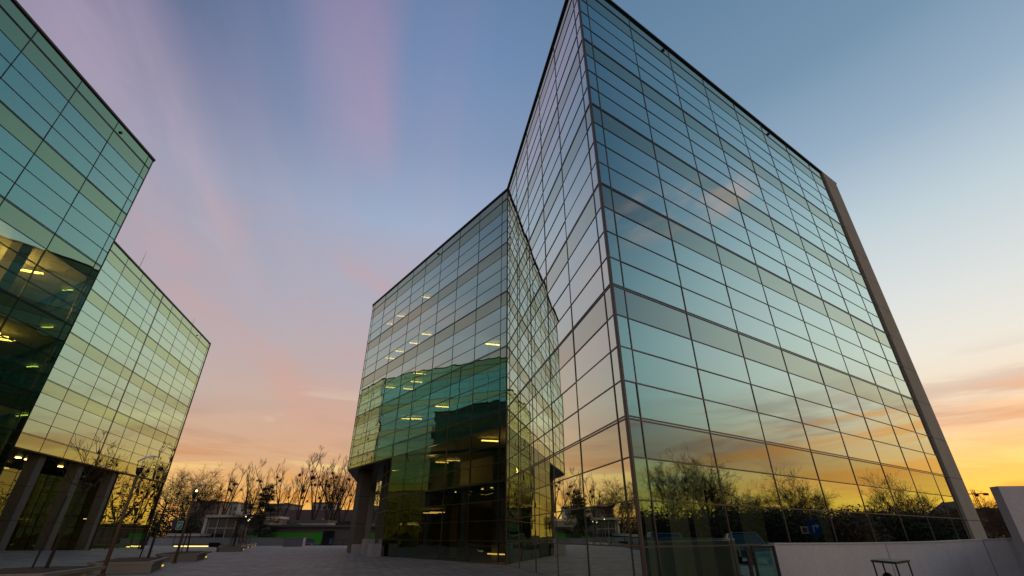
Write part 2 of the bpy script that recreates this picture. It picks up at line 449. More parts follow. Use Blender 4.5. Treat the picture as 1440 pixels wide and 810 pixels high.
# pale curtains behind the first bays of the long facade
pale = pmat('pale curtain fabric', (.55,.56,.54), .9)
for s0, s1 in ((.75, 1.15), (1.7, 2.5), (2.75, 3.5), (5.0, 6.3), (9.9, 10.6), (13.2, 14.6)):
    mb = MB(); nseg = int((s1-s0)/.08)
    for k in range(nseg):
        p = C+dirn(aR)*(s0+k*.08)-nR*(.45+.03*(k % 2)); q = C+dirn(aR)*(s0+(k+1)*.08)-nR*(.45+.03*((k+1) % 2))
        mb.box8([p, q, q-nR*.01, p-nR*.01, p+UP*3.1, q+UP*3.1, q-nR*.01+UP*3.1, p-nR*.01+UP*3.1])
    mb.build('curtain', pale, rb)
# interior columns and partitions of the rear wing and the lobby
for s_, dp in ((2.6, 1.5), (8.6, 1.8), (13.9, 1.6)):
    q = K+dirn(aS)*s_+perpS*dp; mb = MB(); mb.box((q.x, q.y, .02), .75, .6, 6.1, dirn(aS)); mb.build('interior_column', M['column'], rb)
q = SG-dirn(aS)*2.6+perpS*1.2; mb = MB(); mb.beam(q+UP*3.5, q+dirn(aG)*8.6+UP*3.5, .15, 6.9); mb.build('partition', M['partition'], rb)
q = GE-perpS*.0; mb = MB(); mb.beam(q+perpS*.15+UP*3.5, K+perpS*16+UP*3.5, .2, 6.9); mb.build('partition', M['partition'], rb)
q = K+perpS*12; mb = MB(); mb.beam(q+UP*3.5, q+dirn(aS)*15+UP*3.5, .15, 6.9); mb.build('partition', M['partition'], rb)
for s_, dp, ln, z0, z1 in ((3.4, 7, 5, 4.1, 7), (11.8, 6, 6, 4.1, 7), (6, 8, 9, .02, 3.1), (13.6, 7, 3, .02, 3.1), (3.2, 6, 4, 8.1, 11), (8, 6.5, 6, 8.1, 11)):
    q = K+dirn(aS)*s_+perpS*dp; mb = MB(); mb.box((q.x, q.y, z0), ln, .15, z1-z0, dirn(aS)); mb.build('partition', M['partition'], rb)
SEC = [(-8.72,42.47,23.0),(-12.47,47.01,23.0),(-13.9,49.27,23.0),(-8.58,42.63,19.0),(-10.06,45.13,19.0),(-12.29,47.43,19.0),(-13.71,49.7,19.0),(-1.56,35.16,15.0),(-8.83,42.78,15.0),(-9.61,45.43,15.0),(-12.65,47.44,15.0),(-10.87,47.97,15.0),(-9.78,43.9,11.0),(-9.01,43.9,11.0),(-5.91,39.33,11.0),(-1.49,32.46,7.0),(-11.19,48.55,7.0),(-10.35,48.55,7.0)]
strips(rb, [(x, y, z-.0) for x, y, z in SEC])
strips(rb, [(K+dirn(aS)*s_+perpS*dp+UP*z)[:] for s_, dp, z in ((1.6,3.2,2.95),(3.2,3.4,2.95),(2.4,5,6.9),(12.8,3,2.95),(14.2,3.2,2.95),(13.2,4.4,6.9),(14.6,4.2,6.9),(4.2,4.0,10.9),(2,3,10.9))], mat='lamp_soft', w=.3)
for s_, dp, z0, ln in ((2.2, 1.0, .42, 1.7),):
    q = K+dirn(aS)*s_+perpS*dp; mb = MB(); mb.beam(q-dirn(aS)*ln/2+UP*z0, q+dirn(aS)*ln/2+UP*z0, .06, .06); mb.build('lobby_light', M['lamp_soft'], rb)
for (Q, az, sg, s_, z_) in ((C, aR, 1, 6.2, 24.25), (C, aR, 1, 16.6, 24.3), (K, aS, -1, 10.6, 24.3)):
    q = Q+dirn(az)*s_+nrm(az, sg)*.03; mb = MB(); mb.box((q.x, q.y, z_), .13, .1, .13, dirn(az)); mb.build('facade_vent', M['black'], rb)

# ---- left near building
nb = thing('office_building', 'teal glass office building cut off by the left picture edge', 'building', (N.x-8, N.y-14, 0))
BN = Building(nb)
sN = [-(0.0), -.5]+[-.5-3.06*k for k in range(1, 15)]
sN = sorted(sN)
BN.facade(N, aN, 1, sN, zb_full, span, heavy, tilt=.003, mg=M['glass_left'], ms=M['span_left'], mf=M['frame_dark'])
nE = dirn(-62)
BN.facade(N, -62, 1, [0,.6,3.6,6.6,9.6,12.6,15.6], zb_full, span, heavy, tilt=.003, mg=M['glass_left'], ms=M['span_left'], mf=M['frame_dark'], hidden=lambda i, j: True)
BN.finish()
nW = dirn(aN-90)
Nend = N-dirn(aN)*43.3
wN = [N, N+nE*15.6, Nend+nW*16, Nend]
interior(nb, wN, LEV, [N-dirn(aN)*9+nW*8, N-dirn(aN)*30+nW*8, N-dirn(aN)*30+nW*12, N-dirn(aN)*9+nW*12])
roof(nb, wN)
mb = MB()
mb.beam(N+nE*15.6+UP*12.4, Nend+nW*16+UP*12.4, .25, 24.9); mb.beam(Nend+UP*12.4, Nend+nW*16+UP*12.4, .25, 24.9)
mb.build('rear_wall', M['partition'], nb)
mb = MB(); mb.box((N.x-.02, N.y-.02, 0), .06, .06, ROOF-.004, dirn(aN)); mb.build('corner_post', M['frame_dark'], nb)
for k in range(4):
    for z0 in (4.1, 8.1, 12.1):
        q = N-dirn(aN)*(5+k*8)+nW*6.5; mb = MB(); mb.box((q.x, q.y, z0), 6, .15, 2.9, dirn(aN)); mb.build('partition', M['partition'], nb)
    q = N-dirn(aN)*(3.6+k*6.1)+nW*1.3; mb = MB(); mb.box((q.x, q.y, .05), .6, .6, ROOF-.3, dirn(aN)); mb.build('interior_column', M['column'], nb)
NL = []
for z, lst in ((14.75, ((1.6,2.4),(4.4,3.2),(7.4,2.2),(2.4,4.6),(10,3))), (10.75, ((2.2,2),(3.2,3.4),(5.6,2.4),(8,3.2),(1.4,4))), (6.75, ((1.3,1.8),(2.7,2.6),(4.2,1.6),(6,3))), (2.8, ((1.2,2.2),(2.6,2.8),(4,2)))):
    for s_, dp in lst: NL.append((N-dirn(aN)*s_+nW*dp+UP*z)[:])
nlr = random.Random(8)
for z in (14.8, 10.8, 6.8, 2.85):
    for k in range(5): NL.append((N-dirn(aN)*nlr.uniform(.8, 9)+nW*nlr.uniform(1.2, 5.5)+UP*z)[:])
strips(nb, NL, ln=.9, az=60, w=.11)
strips(nb, [(N-dirn(aN)*s_+nW*4.2+UP*14.3)[:] for s_ in (2.5, 5.5, 8.5, 12, 16)], ln=2.2, w=.4, mat='lamp_soft', az=aN)
strips(nb, [(N-dirn(aN)*s_+nW*3.2+UP*10.3)[:] for s_ in (3, 8)], ln=1.6, w=.3, mat='lamp_soft', az=aN)
q = N-dirn(aN)*3.1+nrm(aN, 1)*.03; mb = MB(); mb.box((q.x, q.y, 24.3), .13, .1, .13, dirn(aN)); mb.build('facade_vent', M['black'], nb)

# ---- left far building on tall columns
fb = thing('office_building', 'yellow green mirrored glass office building standing on tall concrete columns', 'building', (F.x-6, F.y-10, 0))
BF = Building(fb)
sF = [0, -.55]+[-.55-3.05*k for k in range(1, 5)]+[-15.36, -17.14, -20.2, -23.26, -26.3, -29.4, -32.4, -35.5]
sF = sorted(sF); nF_ = len(sF)-1
iT = sF.index(-15.36)
BF.facade(F, aF, 1, sF, zb_full[7:], lambda j: span(j+7), lambda j: heavy(j+7), tilt=.003, mg=M['glass_left'], ms=M['span_left'], wide=(iT,), hidden=lambda i, j: sF[i+1] < -25)
zg = [.0]+[ROWS[i] for i in range(0, 6)]+[7.0]
sG = [-10.3, -7.75, -5.2, -2.6, 0]
BF.facade(F+nrm(aF,-1)*.25, aF, 1, sG, zg, lambda j: False, lambda j: False, tilt=.004, mg=M['glass_bay'], ms=M['span_left'], mf=M['frame'])
inF = nrm(aF, -1)
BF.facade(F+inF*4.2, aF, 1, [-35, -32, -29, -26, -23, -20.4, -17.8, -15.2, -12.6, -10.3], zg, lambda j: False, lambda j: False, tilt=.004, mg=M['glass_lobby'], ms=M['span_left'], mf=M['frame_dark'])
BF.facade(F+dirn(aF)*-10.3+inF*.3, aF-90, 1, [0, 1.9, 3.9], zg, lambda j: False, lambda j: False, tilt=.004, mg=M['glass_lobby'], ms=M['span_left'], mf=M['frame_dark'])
BF.facade(F, -37.6, 1, [0,.6,3.66,6.72,9.78,12.84,15.9,18.96,21], zb_full, span, heavy, tilt=.003, mg=M['glass_left'], ms=M['span_left'], hidden=lambda i, j: True)
F2 = F+dirn(-37.6)*21
BF.finish()
Fend = F-dirn(aF)*35.5
wF = [F, F2, Fend+inF*16, Fend]
interior(fb, wF, LEV[1:], [F-dirn(aF)*8+inF*8, F-dirn(aF)*28+inF*8, F-dirn(aF)*28+inF*13, F-dirn(aF)*8+inF*13])
roof(fb, wF)
mb = MB(); q = [F-dirn(aF)*.02+inF*.05, F2-dirn(aF)*.5+inF*.4, Fend+inF*15.8, Fend+inF*.02]; mb.prism(q, 7.005, 7.08); mb.build('soffit', M['frame_dark'], fb)
mb = MB(); mb.beam(F2+UP*12.4, Fend+inF*16+UP*12.4, .25, 24.9); mb.beam(Fend+UP*15.9, Fend+inF*16+UP*15.9, .25, 17.6)
mb.build('rear_wall', M['partition'], fb)
mb = MB(); mb.box((F.x, F.y, 7.1), .10, .10, ROOF-7.11, dirn(aF)); mb.build('corner_post', M['frame'], fb)
for s_, w_, dp in ((-22.0, .8, .8), (-16.6, .8, .8), (-10.75, .75, .8), (-27.4, .8, .8), (-32.8, .8, .8)):
    q = F+dirn(aF)*s_+inF*(.35+dp/2); mb = MB(); mb.box((q.x, q.y, 0), w_, dp, 7.0, dirn(aF)); mb.build('column', M['column'], fb)
for s_ in (-24.5, -23.4, -20.6, -19.5, -18.3, -15, -13.4):
    q = F+dirn(aF)*s_+inF*2.9; mb = MB(); mb.box((q.x, q.y, 6.93), .28, .28, .06, dirn(aF)); mb.build('downlight', M['lamp'], fb)
for s_, dp, z in ((-21, 6, 6.6), (-17, 6.2, 6.6), (-13.5, 6, 6.6), (-6, 3.4, 2.9), (-3, 3, 2.9), (-25, 7, 6.5)):
    q = F+dirn(aF)*s_+inF*dp; mb = MB(); mb.beam(q-dirn(aF)*.9+UP*z, q+dirn(aF)*.9+UP*z, .3, .07); mb.build('ceiling_light', M['lamp_soft'], fb)
for s_, ln in ((-24, 5), (-17, 5), (-6, 7)):
    q = F+dirn(aF)*s_+inF*7.6; mb = MB(); mb.box((q.x, q.y, .05), ln, .15, 6.9, dirn(aF)); mb.build('partition', M['partition'], fb)
q = F-dirn(aF)*4.6+nrm(aF, 1)*.03; mb = MB(); mb.box((q.x, q.y, 24.3), .13, .1, .13, dirn(aF)); mb.build('facade_vent', M['black'], fb)
for s_, h_ in ((-20.0, 2.4), (-5.2, 1.3)):
    q = F+dirn(aF)*s_+inF*.7; mb = MB(); mb.tube([q+UP*(ROOF+.2), q+UP*(ROOF+.25+h_)], [.025, .012], 5); mb.build('lightning_rod', M['black'], fb)

# ------------------------------------------------------------------ right foreground
wl = [Vector(p) for p in ((5.81,11.73,1.15),(6.7,11.86,1.15),(7.92,12.27,1.15),(9.0,12.75,1.153),(10.0,13.25,1.157),(10.9,13.8,1.162),(11.7,14.3,1.168),(12.4,14.55,1.19),(12.95,14.5,1.217),(13.25,14.1,1.24),(13.3,13.3,1.262),(13.15,12.2,1.265),(13.0,11.0,1.265))]
def offset(pl, d):
    o = []
    for i, p in enumerate(pl):
        t = (pl[min(i+1, len(pl)-1)]-pl[max(i-1, 0)]).normalized(); o.append(p+Vector((-t.y, t.x, 0))*d)
    return o
mb = MB(); wo = offset(wl, .2); nw = len(wl)
for p, q in zip(wl, wo): mb.v += [(p.x, p.y, 0), (p.x, p.y, p.z), (q.x, q.y, p.z), (q.x, q.y, 0)]
for i in range(nw-1):
    for k in range(4): mb.f.append((i*4+k, i*4+(k+1) % 4, i*4+4+(k+1) % 4, i*4+4+k)); mb.m.append(0)
mb.f += [(3,2,1,0), tuple(nw*4-4+k for k in range(4))]; mb.m += [0, 0]
tag(mb.build('low_wall', M['white']), 'low curved white wall running in front of the right glass facade', 'wall')
mb = MB(); t0 = Vector((10.66, 11.0, 0)); td = Vector((.99, -.14, 0)).normalized(); tn = Vector((.14, .99, 0)).normalized()
mb.prism([t0, t0+td*2.6, t0+td*2.6+tn*.25, t0+tn*.25], 0, 2.27)
tag(mb.build('high_wall', M['white']), 'tall white wall end rising at the right edge in front of the low wall', 'wall')
gt = thing('glass_gate', 'black framed glass gate between the low white wall and the glass facade', 'gate', (5.3, 11.25, 0))
g0, g1 = Vector((5.07, 11.24, 0)), Vector((5.56, 11.24, 0))
mb = MB()
for x in (g0.x+.02, g1.x-.02): mb.box((x, 11.24, 0), .045, .05, 1.128)
mb.box(((g0.x+g1.x)/2, 11.243, 1.085), .47, .046, .04); mb.box(((g0.x+g1.x)/2, 11.243, .06), .47, .046, .04)
mb.build('gate_frame', M['black'], gt)
mb = MB(); mb.poly([(g0.x+.04, 11.24, .1), (g1.x-.04, 11.24, .1), (g1.x-.04, 11.24, 1.09), (g0.x+.04, 11.24, 1.09)]); mb.build('pane', M['glass_left'], gt)
mb = MB(); mb.box((4.98, 11.26, 0), .06, .06, 1.12); mb.build('post', M['frame_dark'], gt)
cp = MB(); w2_ = offset(wl, -.02); w3_ = offset(wl, .22)
for p, q in zip(w2_, w3_): cp.v += [(p.x, p.y, p.z-.004), (p.x, p.y, p.z+.022), (q.x, q.y, p.z+.022), (q.x, q.y, p.z-.004)]
for i in range(nw-1):
    for k in range(4): cp.f.append((i*4+k, i*4+(k+1) % 4, i*4+4+(k+1) % 4, i*4+4+k)); cp.m.append(0)
cp.f += [(3,2,1,0), tuple(nw*4-4+k for k in range(4))]; cp.m += [0, 0]
cp.build('coping', pmat('pale wall coping', (.55,.54,.56), .6, nscale=2, namt=.15), bpy.data.objects['low_wall'])
jn = MB()
for i in (3, 8): 
    p = wl[i]; tt = (wl[i+1]-wl[i-1]); tt.z = 0; tt.normalize(); nn = Vector((tt.y, -tt.x, 0)); q = p+nn*.001; jn.box((q.x, q.y, .02), .012, .006, p.z-.04, tt)
jn.build('joint', M['frame_dark'], bpy.data.objects['low_wall'])
# small black table frame
tb = thing('metal_stand', 'small black metal stand with four thin legs before the white wall', 'stand', (7.25, 10.3, 0))
tc_ = [Vector((6.95,10.40,0)), Vector((6.82,9.55,0)), Vector((7.68,10.36,0)), Vector((7.62,11.08,0))]
mb = MB(); mb.prism(tc_, .862, .90); mb.build('top', M['black'], tb)
cen = sum(tc_, Vector())/4
for p in tc_:
    q = cen+(p-cen)*.9; mb = MB(); mb.tube([q, q+UP*.865], .014, 6); mb.build('leg', M['black'], tb)
mb = MB()
for i in range(4): mb.beam(cen+(tc_[i]-cen)*.9+UP*.22, cen+(tc_[(i+1)%4]-cen)*.9+UP*.22, .02, .02)
mb.build('stretcher', M['black'], tb)
mb = MB(); mb.ball((cen.x-.05, cen.y+.1, .60), .09, 12, 8); mb.tube([(cen.x-.05, cen.y+.1, 0), (cen.x-.05, cen.y+.1, .55)], .02, 8); mb.build('knob_post', M['black'], tb)

# ------------------------------------------------------------------ plaza furniture
def planter(pos, az, ln, wd, label, led=True):
    t = thing('planter_bench', label, 'planter', (pos[0], pos[1], ghgt(*pos)), 0, 'concrete planter benches in a row across the plaza')
    a = dirn(az); r = dirn(az+90); o = Vector((0,0,0))
    P = lambda x, y: r*(-x)+a*y             # x to the left of the front right corner, y along
    topo = [P(0,0), P(wd,0), P(wd+.35,.5), P(wd+.2,ln-.8), P(.75*wd,ln), P(-.05*wd,ln-.1)]
    body = [P(.02,.02), P(wd-.05,.02), P(wd+.25,.5), P(wd+.05,ln*.74), P(.02,ln*.74)]
    mb = MB(); mb.prism(body[::-1], 0, .30); mb.prism(topo[::-1], .30, .40)
    local(mb.build('body', M['bench']), t)
    ti = inset(topo, .22); mb = MB(); mb.prism(ti, .38, .415); local(mb.build('soil', M['soil']), t)
    mb = MB(); p, q = P(-.015, ln*.64), P(-.015, ln*.72); mb.beam(p+UP*.10, q+UP*.10, .03, .06); local(mb.build('led_strip', M['led_dim']), t)
    if led:
        mb = MB(); p, q = P(.15, ln*.76), P(wd*.8, ln*.76); mb.beam(p+UP*.16, q+UP*.16, .04, .10); local(mb.build('led_strip', M['led']), t)
    return t
PL = [(-12.83,14.88,-20,4.2,2.3), (-14.6,21.9,-28,5.6,1.9), (-18.75,31.9,-24,6.2,1.9), (-26.3,51.6,-24,6,1.9), (-29.3,57.5,-24,5.6,1.9), (-32.0,64.0,-24,5.4,1.8), (-34.2,69.5,-24,5,1.8), (-36.6,75.3,-24,4.6,1.8)]
ORD = ['nearest', 'second nearest', 'third nearest', 'fourth nearest', 'fifth nearest', 'sixth nearest', 'seventh nearest', 'farthest']
for i, (x, y, az, ln, wd) in enumerate(PL):
    planter((x, y), az, ln, wd, f'{ORD[i]} wedge shaped concrete planter bench in the plaza row')

def grow(mb, rng, p, d, ln, r, depth, spread, upb, segs=3, n=3, gn=.12, kids=(3,5), droop=0, minr=.008):
    pts = [p]; rads = [r]; dd = d.copy()
    for i in range(segs):
        dd = (dd+Vector((rng.gauss(0,gn), rng.gauss(0,gn), rng.gauss(0,gn)+upb*.12-droop))).normalized()
        pts.append(pts[-1]+dd*(ln/segs)); rads.append(max(minr, r*(1-.72*(i+1)/segs)))
    mb.tube(pts, rads, n, caps=False)
    if depth <= 0: return
    for k in range(rng.randint(*kids)):
        f = rng.uniform(.25, 1.0); i = min(segs-1, int(f*segs)); q = pts[i].lerp(pts[i+1], f*segs-i)
        ax = dd.cross(Vector((rng.gauss(0,1), rng.gauss(0,1), rng.gauss(0,1))))
        if ax.length < 1e-3: continue
        nd = (Matrix.Rotation(rng.uniform(.55,1.15)*spread, 3, ax.normalized()) @ dd)
        nd = (nd+Vector((0,0,upb*.35))).normalized()
        grow(mb, rng, q, nd, ln*rng.uniform(.48,.72), max(minr, r*(1-.7*f)*.62), depth-1, spread, upb, segs, n, gn, kids, droop, minr)

def bare_tree_mesh(seed, h, form, mistle=0):
    rng = random.Random(seed); tr = MB(); cr = MB(); ends = []
    lean = Vector((rng.gauss(0,.03), rng.gauss(0,.03), 1)).normalized()
    if form == 'poplar':
        nl = rng.randint(2, 4); base = h*rng.uniform(.10, .2)
        pts = [Vector((0,0,-.4)), Vector((0,0,base))]; tr.tube(pts, [h*.015, h*.012], 7)
        for k in range(nl):
            d = (lean+Vector((rng.gauss(0,.16), rng.gauss(0,.16), 0))).normalized(); p = pts[-1].copy(); pp = [p]; rr = [h*.0105]
            hh = (h-base)*(1.0 if k == 0 else rng.uniform(.62, .97))
            for i in range(8):
                d = (d+Vector((rng.gauss(0,.045), rng.gauss(0,.045), .05))).normalized(); p = p+d*hh/8; pp.append(p); rr.append(h*.0105*(1-.93*(i+1)/8)+.018)
            tr.tube(pp, rr, 6)
            for j in range(int(14/nl+5)):
                f = rng.uniform(.2, .98)**.85; i = min(7, int(f*8)); q = pp[i].lerp(pp[i+1], f*8-i); a = rng.uniform(0, 6.283)
                dd = Vector((math.cos(a), math.sin(a), rng.uniform(1.1, 2.4))).normalized()
                L = h*rng.uniform(.11, .21)*(1.15-.55*f)
                grow(cr, rng, q, dd, L, h*.0036*(1.1-.7*f)+.012, 2, .60, .65, 4, 3, .10, (3,6), 0, .013)
                ends.append(q+dd*L*rng.uniform(.3, .9))
    else:      # broad crown
        bd = form == 'broad'; base = h*rng.uniform(.22, .3); top = Vector((rng.gauss(0,.1), rng.gauss(0,.1), base)); tr.tube([Vector((0,0,-.4)), Vector((0,0,base*.5)), top], [h*.026, h*.02, h*.016], 8)
        for j in range(rng.randint(7, 9)):
            a = j*2.4+rng.uniform(-.4,.4); el = rng.uniform(.35, 1.9) if bd else rng.uniform(1.1, 3.0); dd = Vector((math.cos(a), math.sin(a), el)).normalized()
            L = h*rng.uniform(.30, .42)*(1.25 if el > 1.2 else 1)
            grow(cr, rng, top-UP*rng.uniform(0, base*.3), dd, L, h*.0105, 4, .85, .30, 3, 3, .16, (4,6), 0, .012)
            ends.append(top+dd*L*.8)
    ms = []
    for k in range(mistle):
        ms.append((ends[rng.randrange(len(ends))], rng.uniform(.30, .62)))
    return tr, cr, ms
def mistle_mesh(seed):
    rng = random.Random(seed); mb = MB()
    for i in range(190):
        v = Vector((rng.gauss(0,1), rng.gauss(0,1), rng.gauss(0,1))).normalized()*rng.uniform(.2,1.02)
        u = Vector((rng.gauss(0,1), rng.gauss(0,1), rng.gauss(0,1))).normalized()*.13; w = u.cross(v).normalized()*.07
        mb.poly([v-u-w, v+u-w*.4, v+u*.6+w, v-u+w])
    mb.ball((0,0,0), .55, 7, 5, .2, rng)
    return mb.mesh('mistletoe_clump', M['mistle'])
MIS = [mistle_mesh(s_) for s_ in (1, 2)]
PROTO = {}
def bare_tree(kind, loc, scale, rz, name, label, group):
    seed, h, form, mis, bark = kind
    if kind not in PROTO:
        tr, cr, ms = bare_tree_mesh(seed, h, form, mis)
        t = thing(name, label, 'tree', loc, rz, group); t.scale = (scale,)*3
        local(tr.build('trunk', M[bark]), t); local(cr.build('crown', M['twig']), t)
        for i, (p, r) in enumerate(ms):
            m = bpy.data.objects.new('mistletoe_clump', MIS[i % 2]); COL.objects.link(m); m.parent = t; m.location = p; m.scale = (r, r, r*.92); m.rotation_euler = (0, 0, i*1.3)
        PROTO[kind] = t; return t
    return copy_thing(PROTO[kind], loc, rz, label, group, (scale,)*3)

# saplings with stakes in the planters
def sapling(loc, h, seed, label, stakes=1):
    rng = random.Random(seed); t = thing('young_tree', label, 'tree', loc, rng.uniform(0, 6), 'young bare trees growing in the plaza planters')
    tr = MB(); hb = h*.62; pts = [Vector((0,0,-.1)), Vector((rng.gauss(0,.04), rng.gauss(0,.04), hb*.5)), Vector((rng.gauss(0,.07), rng.gauss(0,.07), hb))]
    tr.tube(pts, [.055, .045, .036], 6); local(tr.build('trunk', M['bark']), t)
    cr = MB()
    for k in range(9):
        a = k*2.4; dd = Vector((math.cos(a), math.sin(a), rng.uniform(.25, 1.5))).normalized()
        grow(cr, rng, pts[-1]-UP*rng.uniform(0,.35), dd, h*rng.uniform(.2,.33), .02, 2, .75, .15, 3, 3, .16, (3,5), 0, .005)
    local(cr.build('crown', M['twig']), t)
    return t
for i, (x, y, az, ln, wd) in enumerate(PL):
    f = [.62, .42, .42, .45, .45, .45, .45, .45][i]
    p = Vector((x, y, 0))+dirn(az)*ln*f-dirn(az+90)*wd*.5
    if i == 0: p = Vector((-14.75, 17.1, 0))
    if i == 1: p = Vector((-17.0, 25.0, 0))
    h = [3.9, 3.75, 3.3, 3.6, 3.6, 3.7, 3.5, 3.6][i]
    sapling((p.x, p.y, .40), h, 70+i, f'bare young tree in the {ORD[i]} concrete planter bench')
    mb = MB(); q = p-dirn(az+90)*.32-dirn(az)*.1; mb.tube([q+UP*.38, q+UP*(2.3 if i else 2.5)+dirn(az+90)*.12], .028, 6)
    tag(mb.build('tree_stake', M['stake']), f'wooden stake beside the young tree in the {ORD[i]} planter', 'stake', 'stakes beside the young trees')

# lamp posts
def lamp_post(loc, h, label, lit=True, rz=0):
    t = thing('street_lamp', label, 'lamp post', loc, rz, 'slim brown lamp posts with curved reflectors')
    mb = MB(); mb.tube([(0,0,0), (0,0,h*.5), (0,0,h-.45)], [.075, .062, .05], 10); mb.tube([(0,0,0), (0,0,.06)], [.13, .13], 10); local(mb.build('pole', M['pole'], smooth=True), t)
    mb = MB(); mb.tube([(0,0,h-.47), (0,0,h-.40), (0,0,h-.2)], [.055, .10, .13], 10)
    for a in (0.3, 2.4, 4.5): mb.tube([(.12*math.cos(a), .12*math.sin(a), h-.22), (.13*math.cos(a), .13*math.sin(a), h+.05)], .012, 5)
    local(mb.build('lamp_head', M['frame_dark'], smooth=True), t)
    mb = MB(); nu = 9
    ring = []
    for i in range(nu):          # curved wing: narrow at the head, wide and level at its tip
        f = i/(nu-1); x = -.16+f*.62; z = h+.02+.26*math.sin(f*1.75); w = .07+.12*math.sin(f*2.6)
        ring.append((Vector((x, -w, z)), Vector((x, 0, z+.05)), Vector((x, w, z))))
    for i in range(nu-1):
        for k in range(2):
            a, b, c, d = ring[i][k], ring[i][k+1], ring[i+1][k+1], ring[i+1][k]
            mb.box8([a-UP*.012, b-UP*.012, c-UP*.012, d-UP*.012, a+UP*.012, b+UP*.012, c+UP*.012, d+UP*.012])
    local(mb.build('reflector', M['shine']), t)
    mb = MB(); mb.ball((.05,0,h-.06), .06, 8, 6); local(mb.build('bulb', M['bulb_lit' if lit else 'bulb'], smooth=True), t)
for i, (x, y, h) in enumerate(((-15.38,20.38,4.0), (-18.77,29.88,3.75), (-37.2,72.0,3.8), (-43.2,85.0,3.8), (-40.3, 79.0, 3.5))):
    lamp_post((x, y, ghgt(x, y)), h, ['nearest slim brown lamp post with shiny curved reflector head', 'second lamp post standing at the corner of the third planter', 'distant lamp post before the pine and farthest planters', 'farthest lamp post in front of the grey wall', 'short distant lamp post between two others by the grey wall'][i], i > 0, 1.1 if i == 0 else .15)

# long bench with led, dark box, low grey wall, block, railing
ld = thing('light_bench', 'long low bench with a glowing strip beneath it before the grey wall', 'bench', (-43, 74.5, 0))
mb = MB(); mb.box((-43, 74.9, .16), 9.6, .7, .26); mb.box((-43, 75.0, 0), 9.2, .5, .16); mb.build('seat', M['bench'], ld)
for x0, x1 in ((-47.6, -42.5), (-40.9, -38.4)):
    mb = MB(); mb.box(((x0+x1)/2, 74.62, .05), x1-x0, .12, .10); mb.build('led_strip', M['led'], ld)
mb = MB(); mb.box((-41.7, 74.3, 0), 1.5, .5, .52); mb.box((-41.7, 74.3, .52), 1.56, .56, .04)
tag(mb.build('storage_box', M['black']), 'dark box standing before the middle of the lit bench', 'box')
mb = MB(); mb.box((-47.2, 86.2, -.3), 24.2, .35, 1.40); mb.box((-47.2, 86.2, 1.10), 24.3, .45, .06)
tag(mb.build('low_wall', M['greywall']), 'long low grey blue wall along the far side of the plaza', 'wall')
mb = MB(); mb.prism([Vector((-33.3,76.9,0)), Vector((-30.4,76.7,0)), Vector((-30.6,78.2,0)), Vector((-33.1,78.2,0))], 0, 1.1); mb.prism([Vector((-33.36,76.85,0)), Vector((-30.34,76.64,0)), Vector((-30.54,78.26,0)), Vector((-33.16,78.26,0))], 1.1, 1.16)
tag(mb.build('wall_block', M['greywall']), 'short grey block wall at the right end of the low wall', 'wall')
rl = thing('railing', 'dark metal railing left of the open corner column', 'railing', (-25, 82, 0))
mb = MB()
for z in (.9, .15): mb.beam((-28.6, 82, z), (-21.6, 82, z), .05, .04)
mb.build('rail', M['black'], rl)
for i in range(36):
    if i % 6 == 0:
        mb = MB(); mb.box((-28.5+i*.196, 82, 0), .05, .045, .93); mb.build('post', M['black'], rl)
mb = MB()
for i in range(34): mb.box((-28.4+i*.2, 82.0, .16), .018, .018, .74)
mb.build('bars', M['black'], rl)
for i, (x, y, h, w) in enumerate(((-13.05,45.2,.72,.95), (-11.95,43.9,1.12,.8), (-10.25,39.6,.82,.75))):
    mb = MB(); mb.box((x, y, 0), w, w, h-.05, dirn(aS)); mb.box((x, y, h-.05), w-.03, w-.03, .05, dirn(aS))
    tag(mb.build('concrete_cube', M['white']), ['lowest pale concrete cube at the foot of the corner column', 'tallest pale concrete cube, middle of three by the entrance', 'right hand pale concrete cube beside the glass entrance'][i], 'concrete block', 'pale concrete cubes by the open corner')
mb = MB(); mb.box((-21.3, 80.8, 0), .9, .8, .8); mb.box((-21.3, 80.8, .8), .96, .86, .06)
tag(mb.build('waste_bin', M['black']), 'dark waste bin at the right end of the railing', 'bin')

# flag like sign
sg = thing('pole_sign', 'green and white sign on a thin pole with a purple banner', 'sign', (-54.2, 84.5, 0))
mb = MB(); mb.tube([(-54.2,84.5,0), (-54.2,84.5,3.7)], .05, 6); mb.build('pole', M['frame_dark'], sg)
mb = MB(); mb.box((-54.0,84.42,2.25), 1.0, .06, 1.3); mb.build('board', pmat('sign white', (.5,.52,.5), .6), sg)
mb = MB(); mb.box((-54.0,84.37,2.36), .8, .04, 1.06); mb.build('panel', pmat('sign green', (.05,.30,.16), .6), sg)
mb = MB(); mb.box((-54.1,84.34,2.6), .3, .03, .5); mb.box((-53.8,84.34,2.9), .2, .03, .3); mb.build('mark', pmat('sign mark', (.45,.5,.45), .6), sg)
mb = MB(); mb.box((-54.95,84.45,2.4), .6, .05, 1.2); mb.build('banner', pmat('purple banner', (.05,.03,.12), .7), sg)

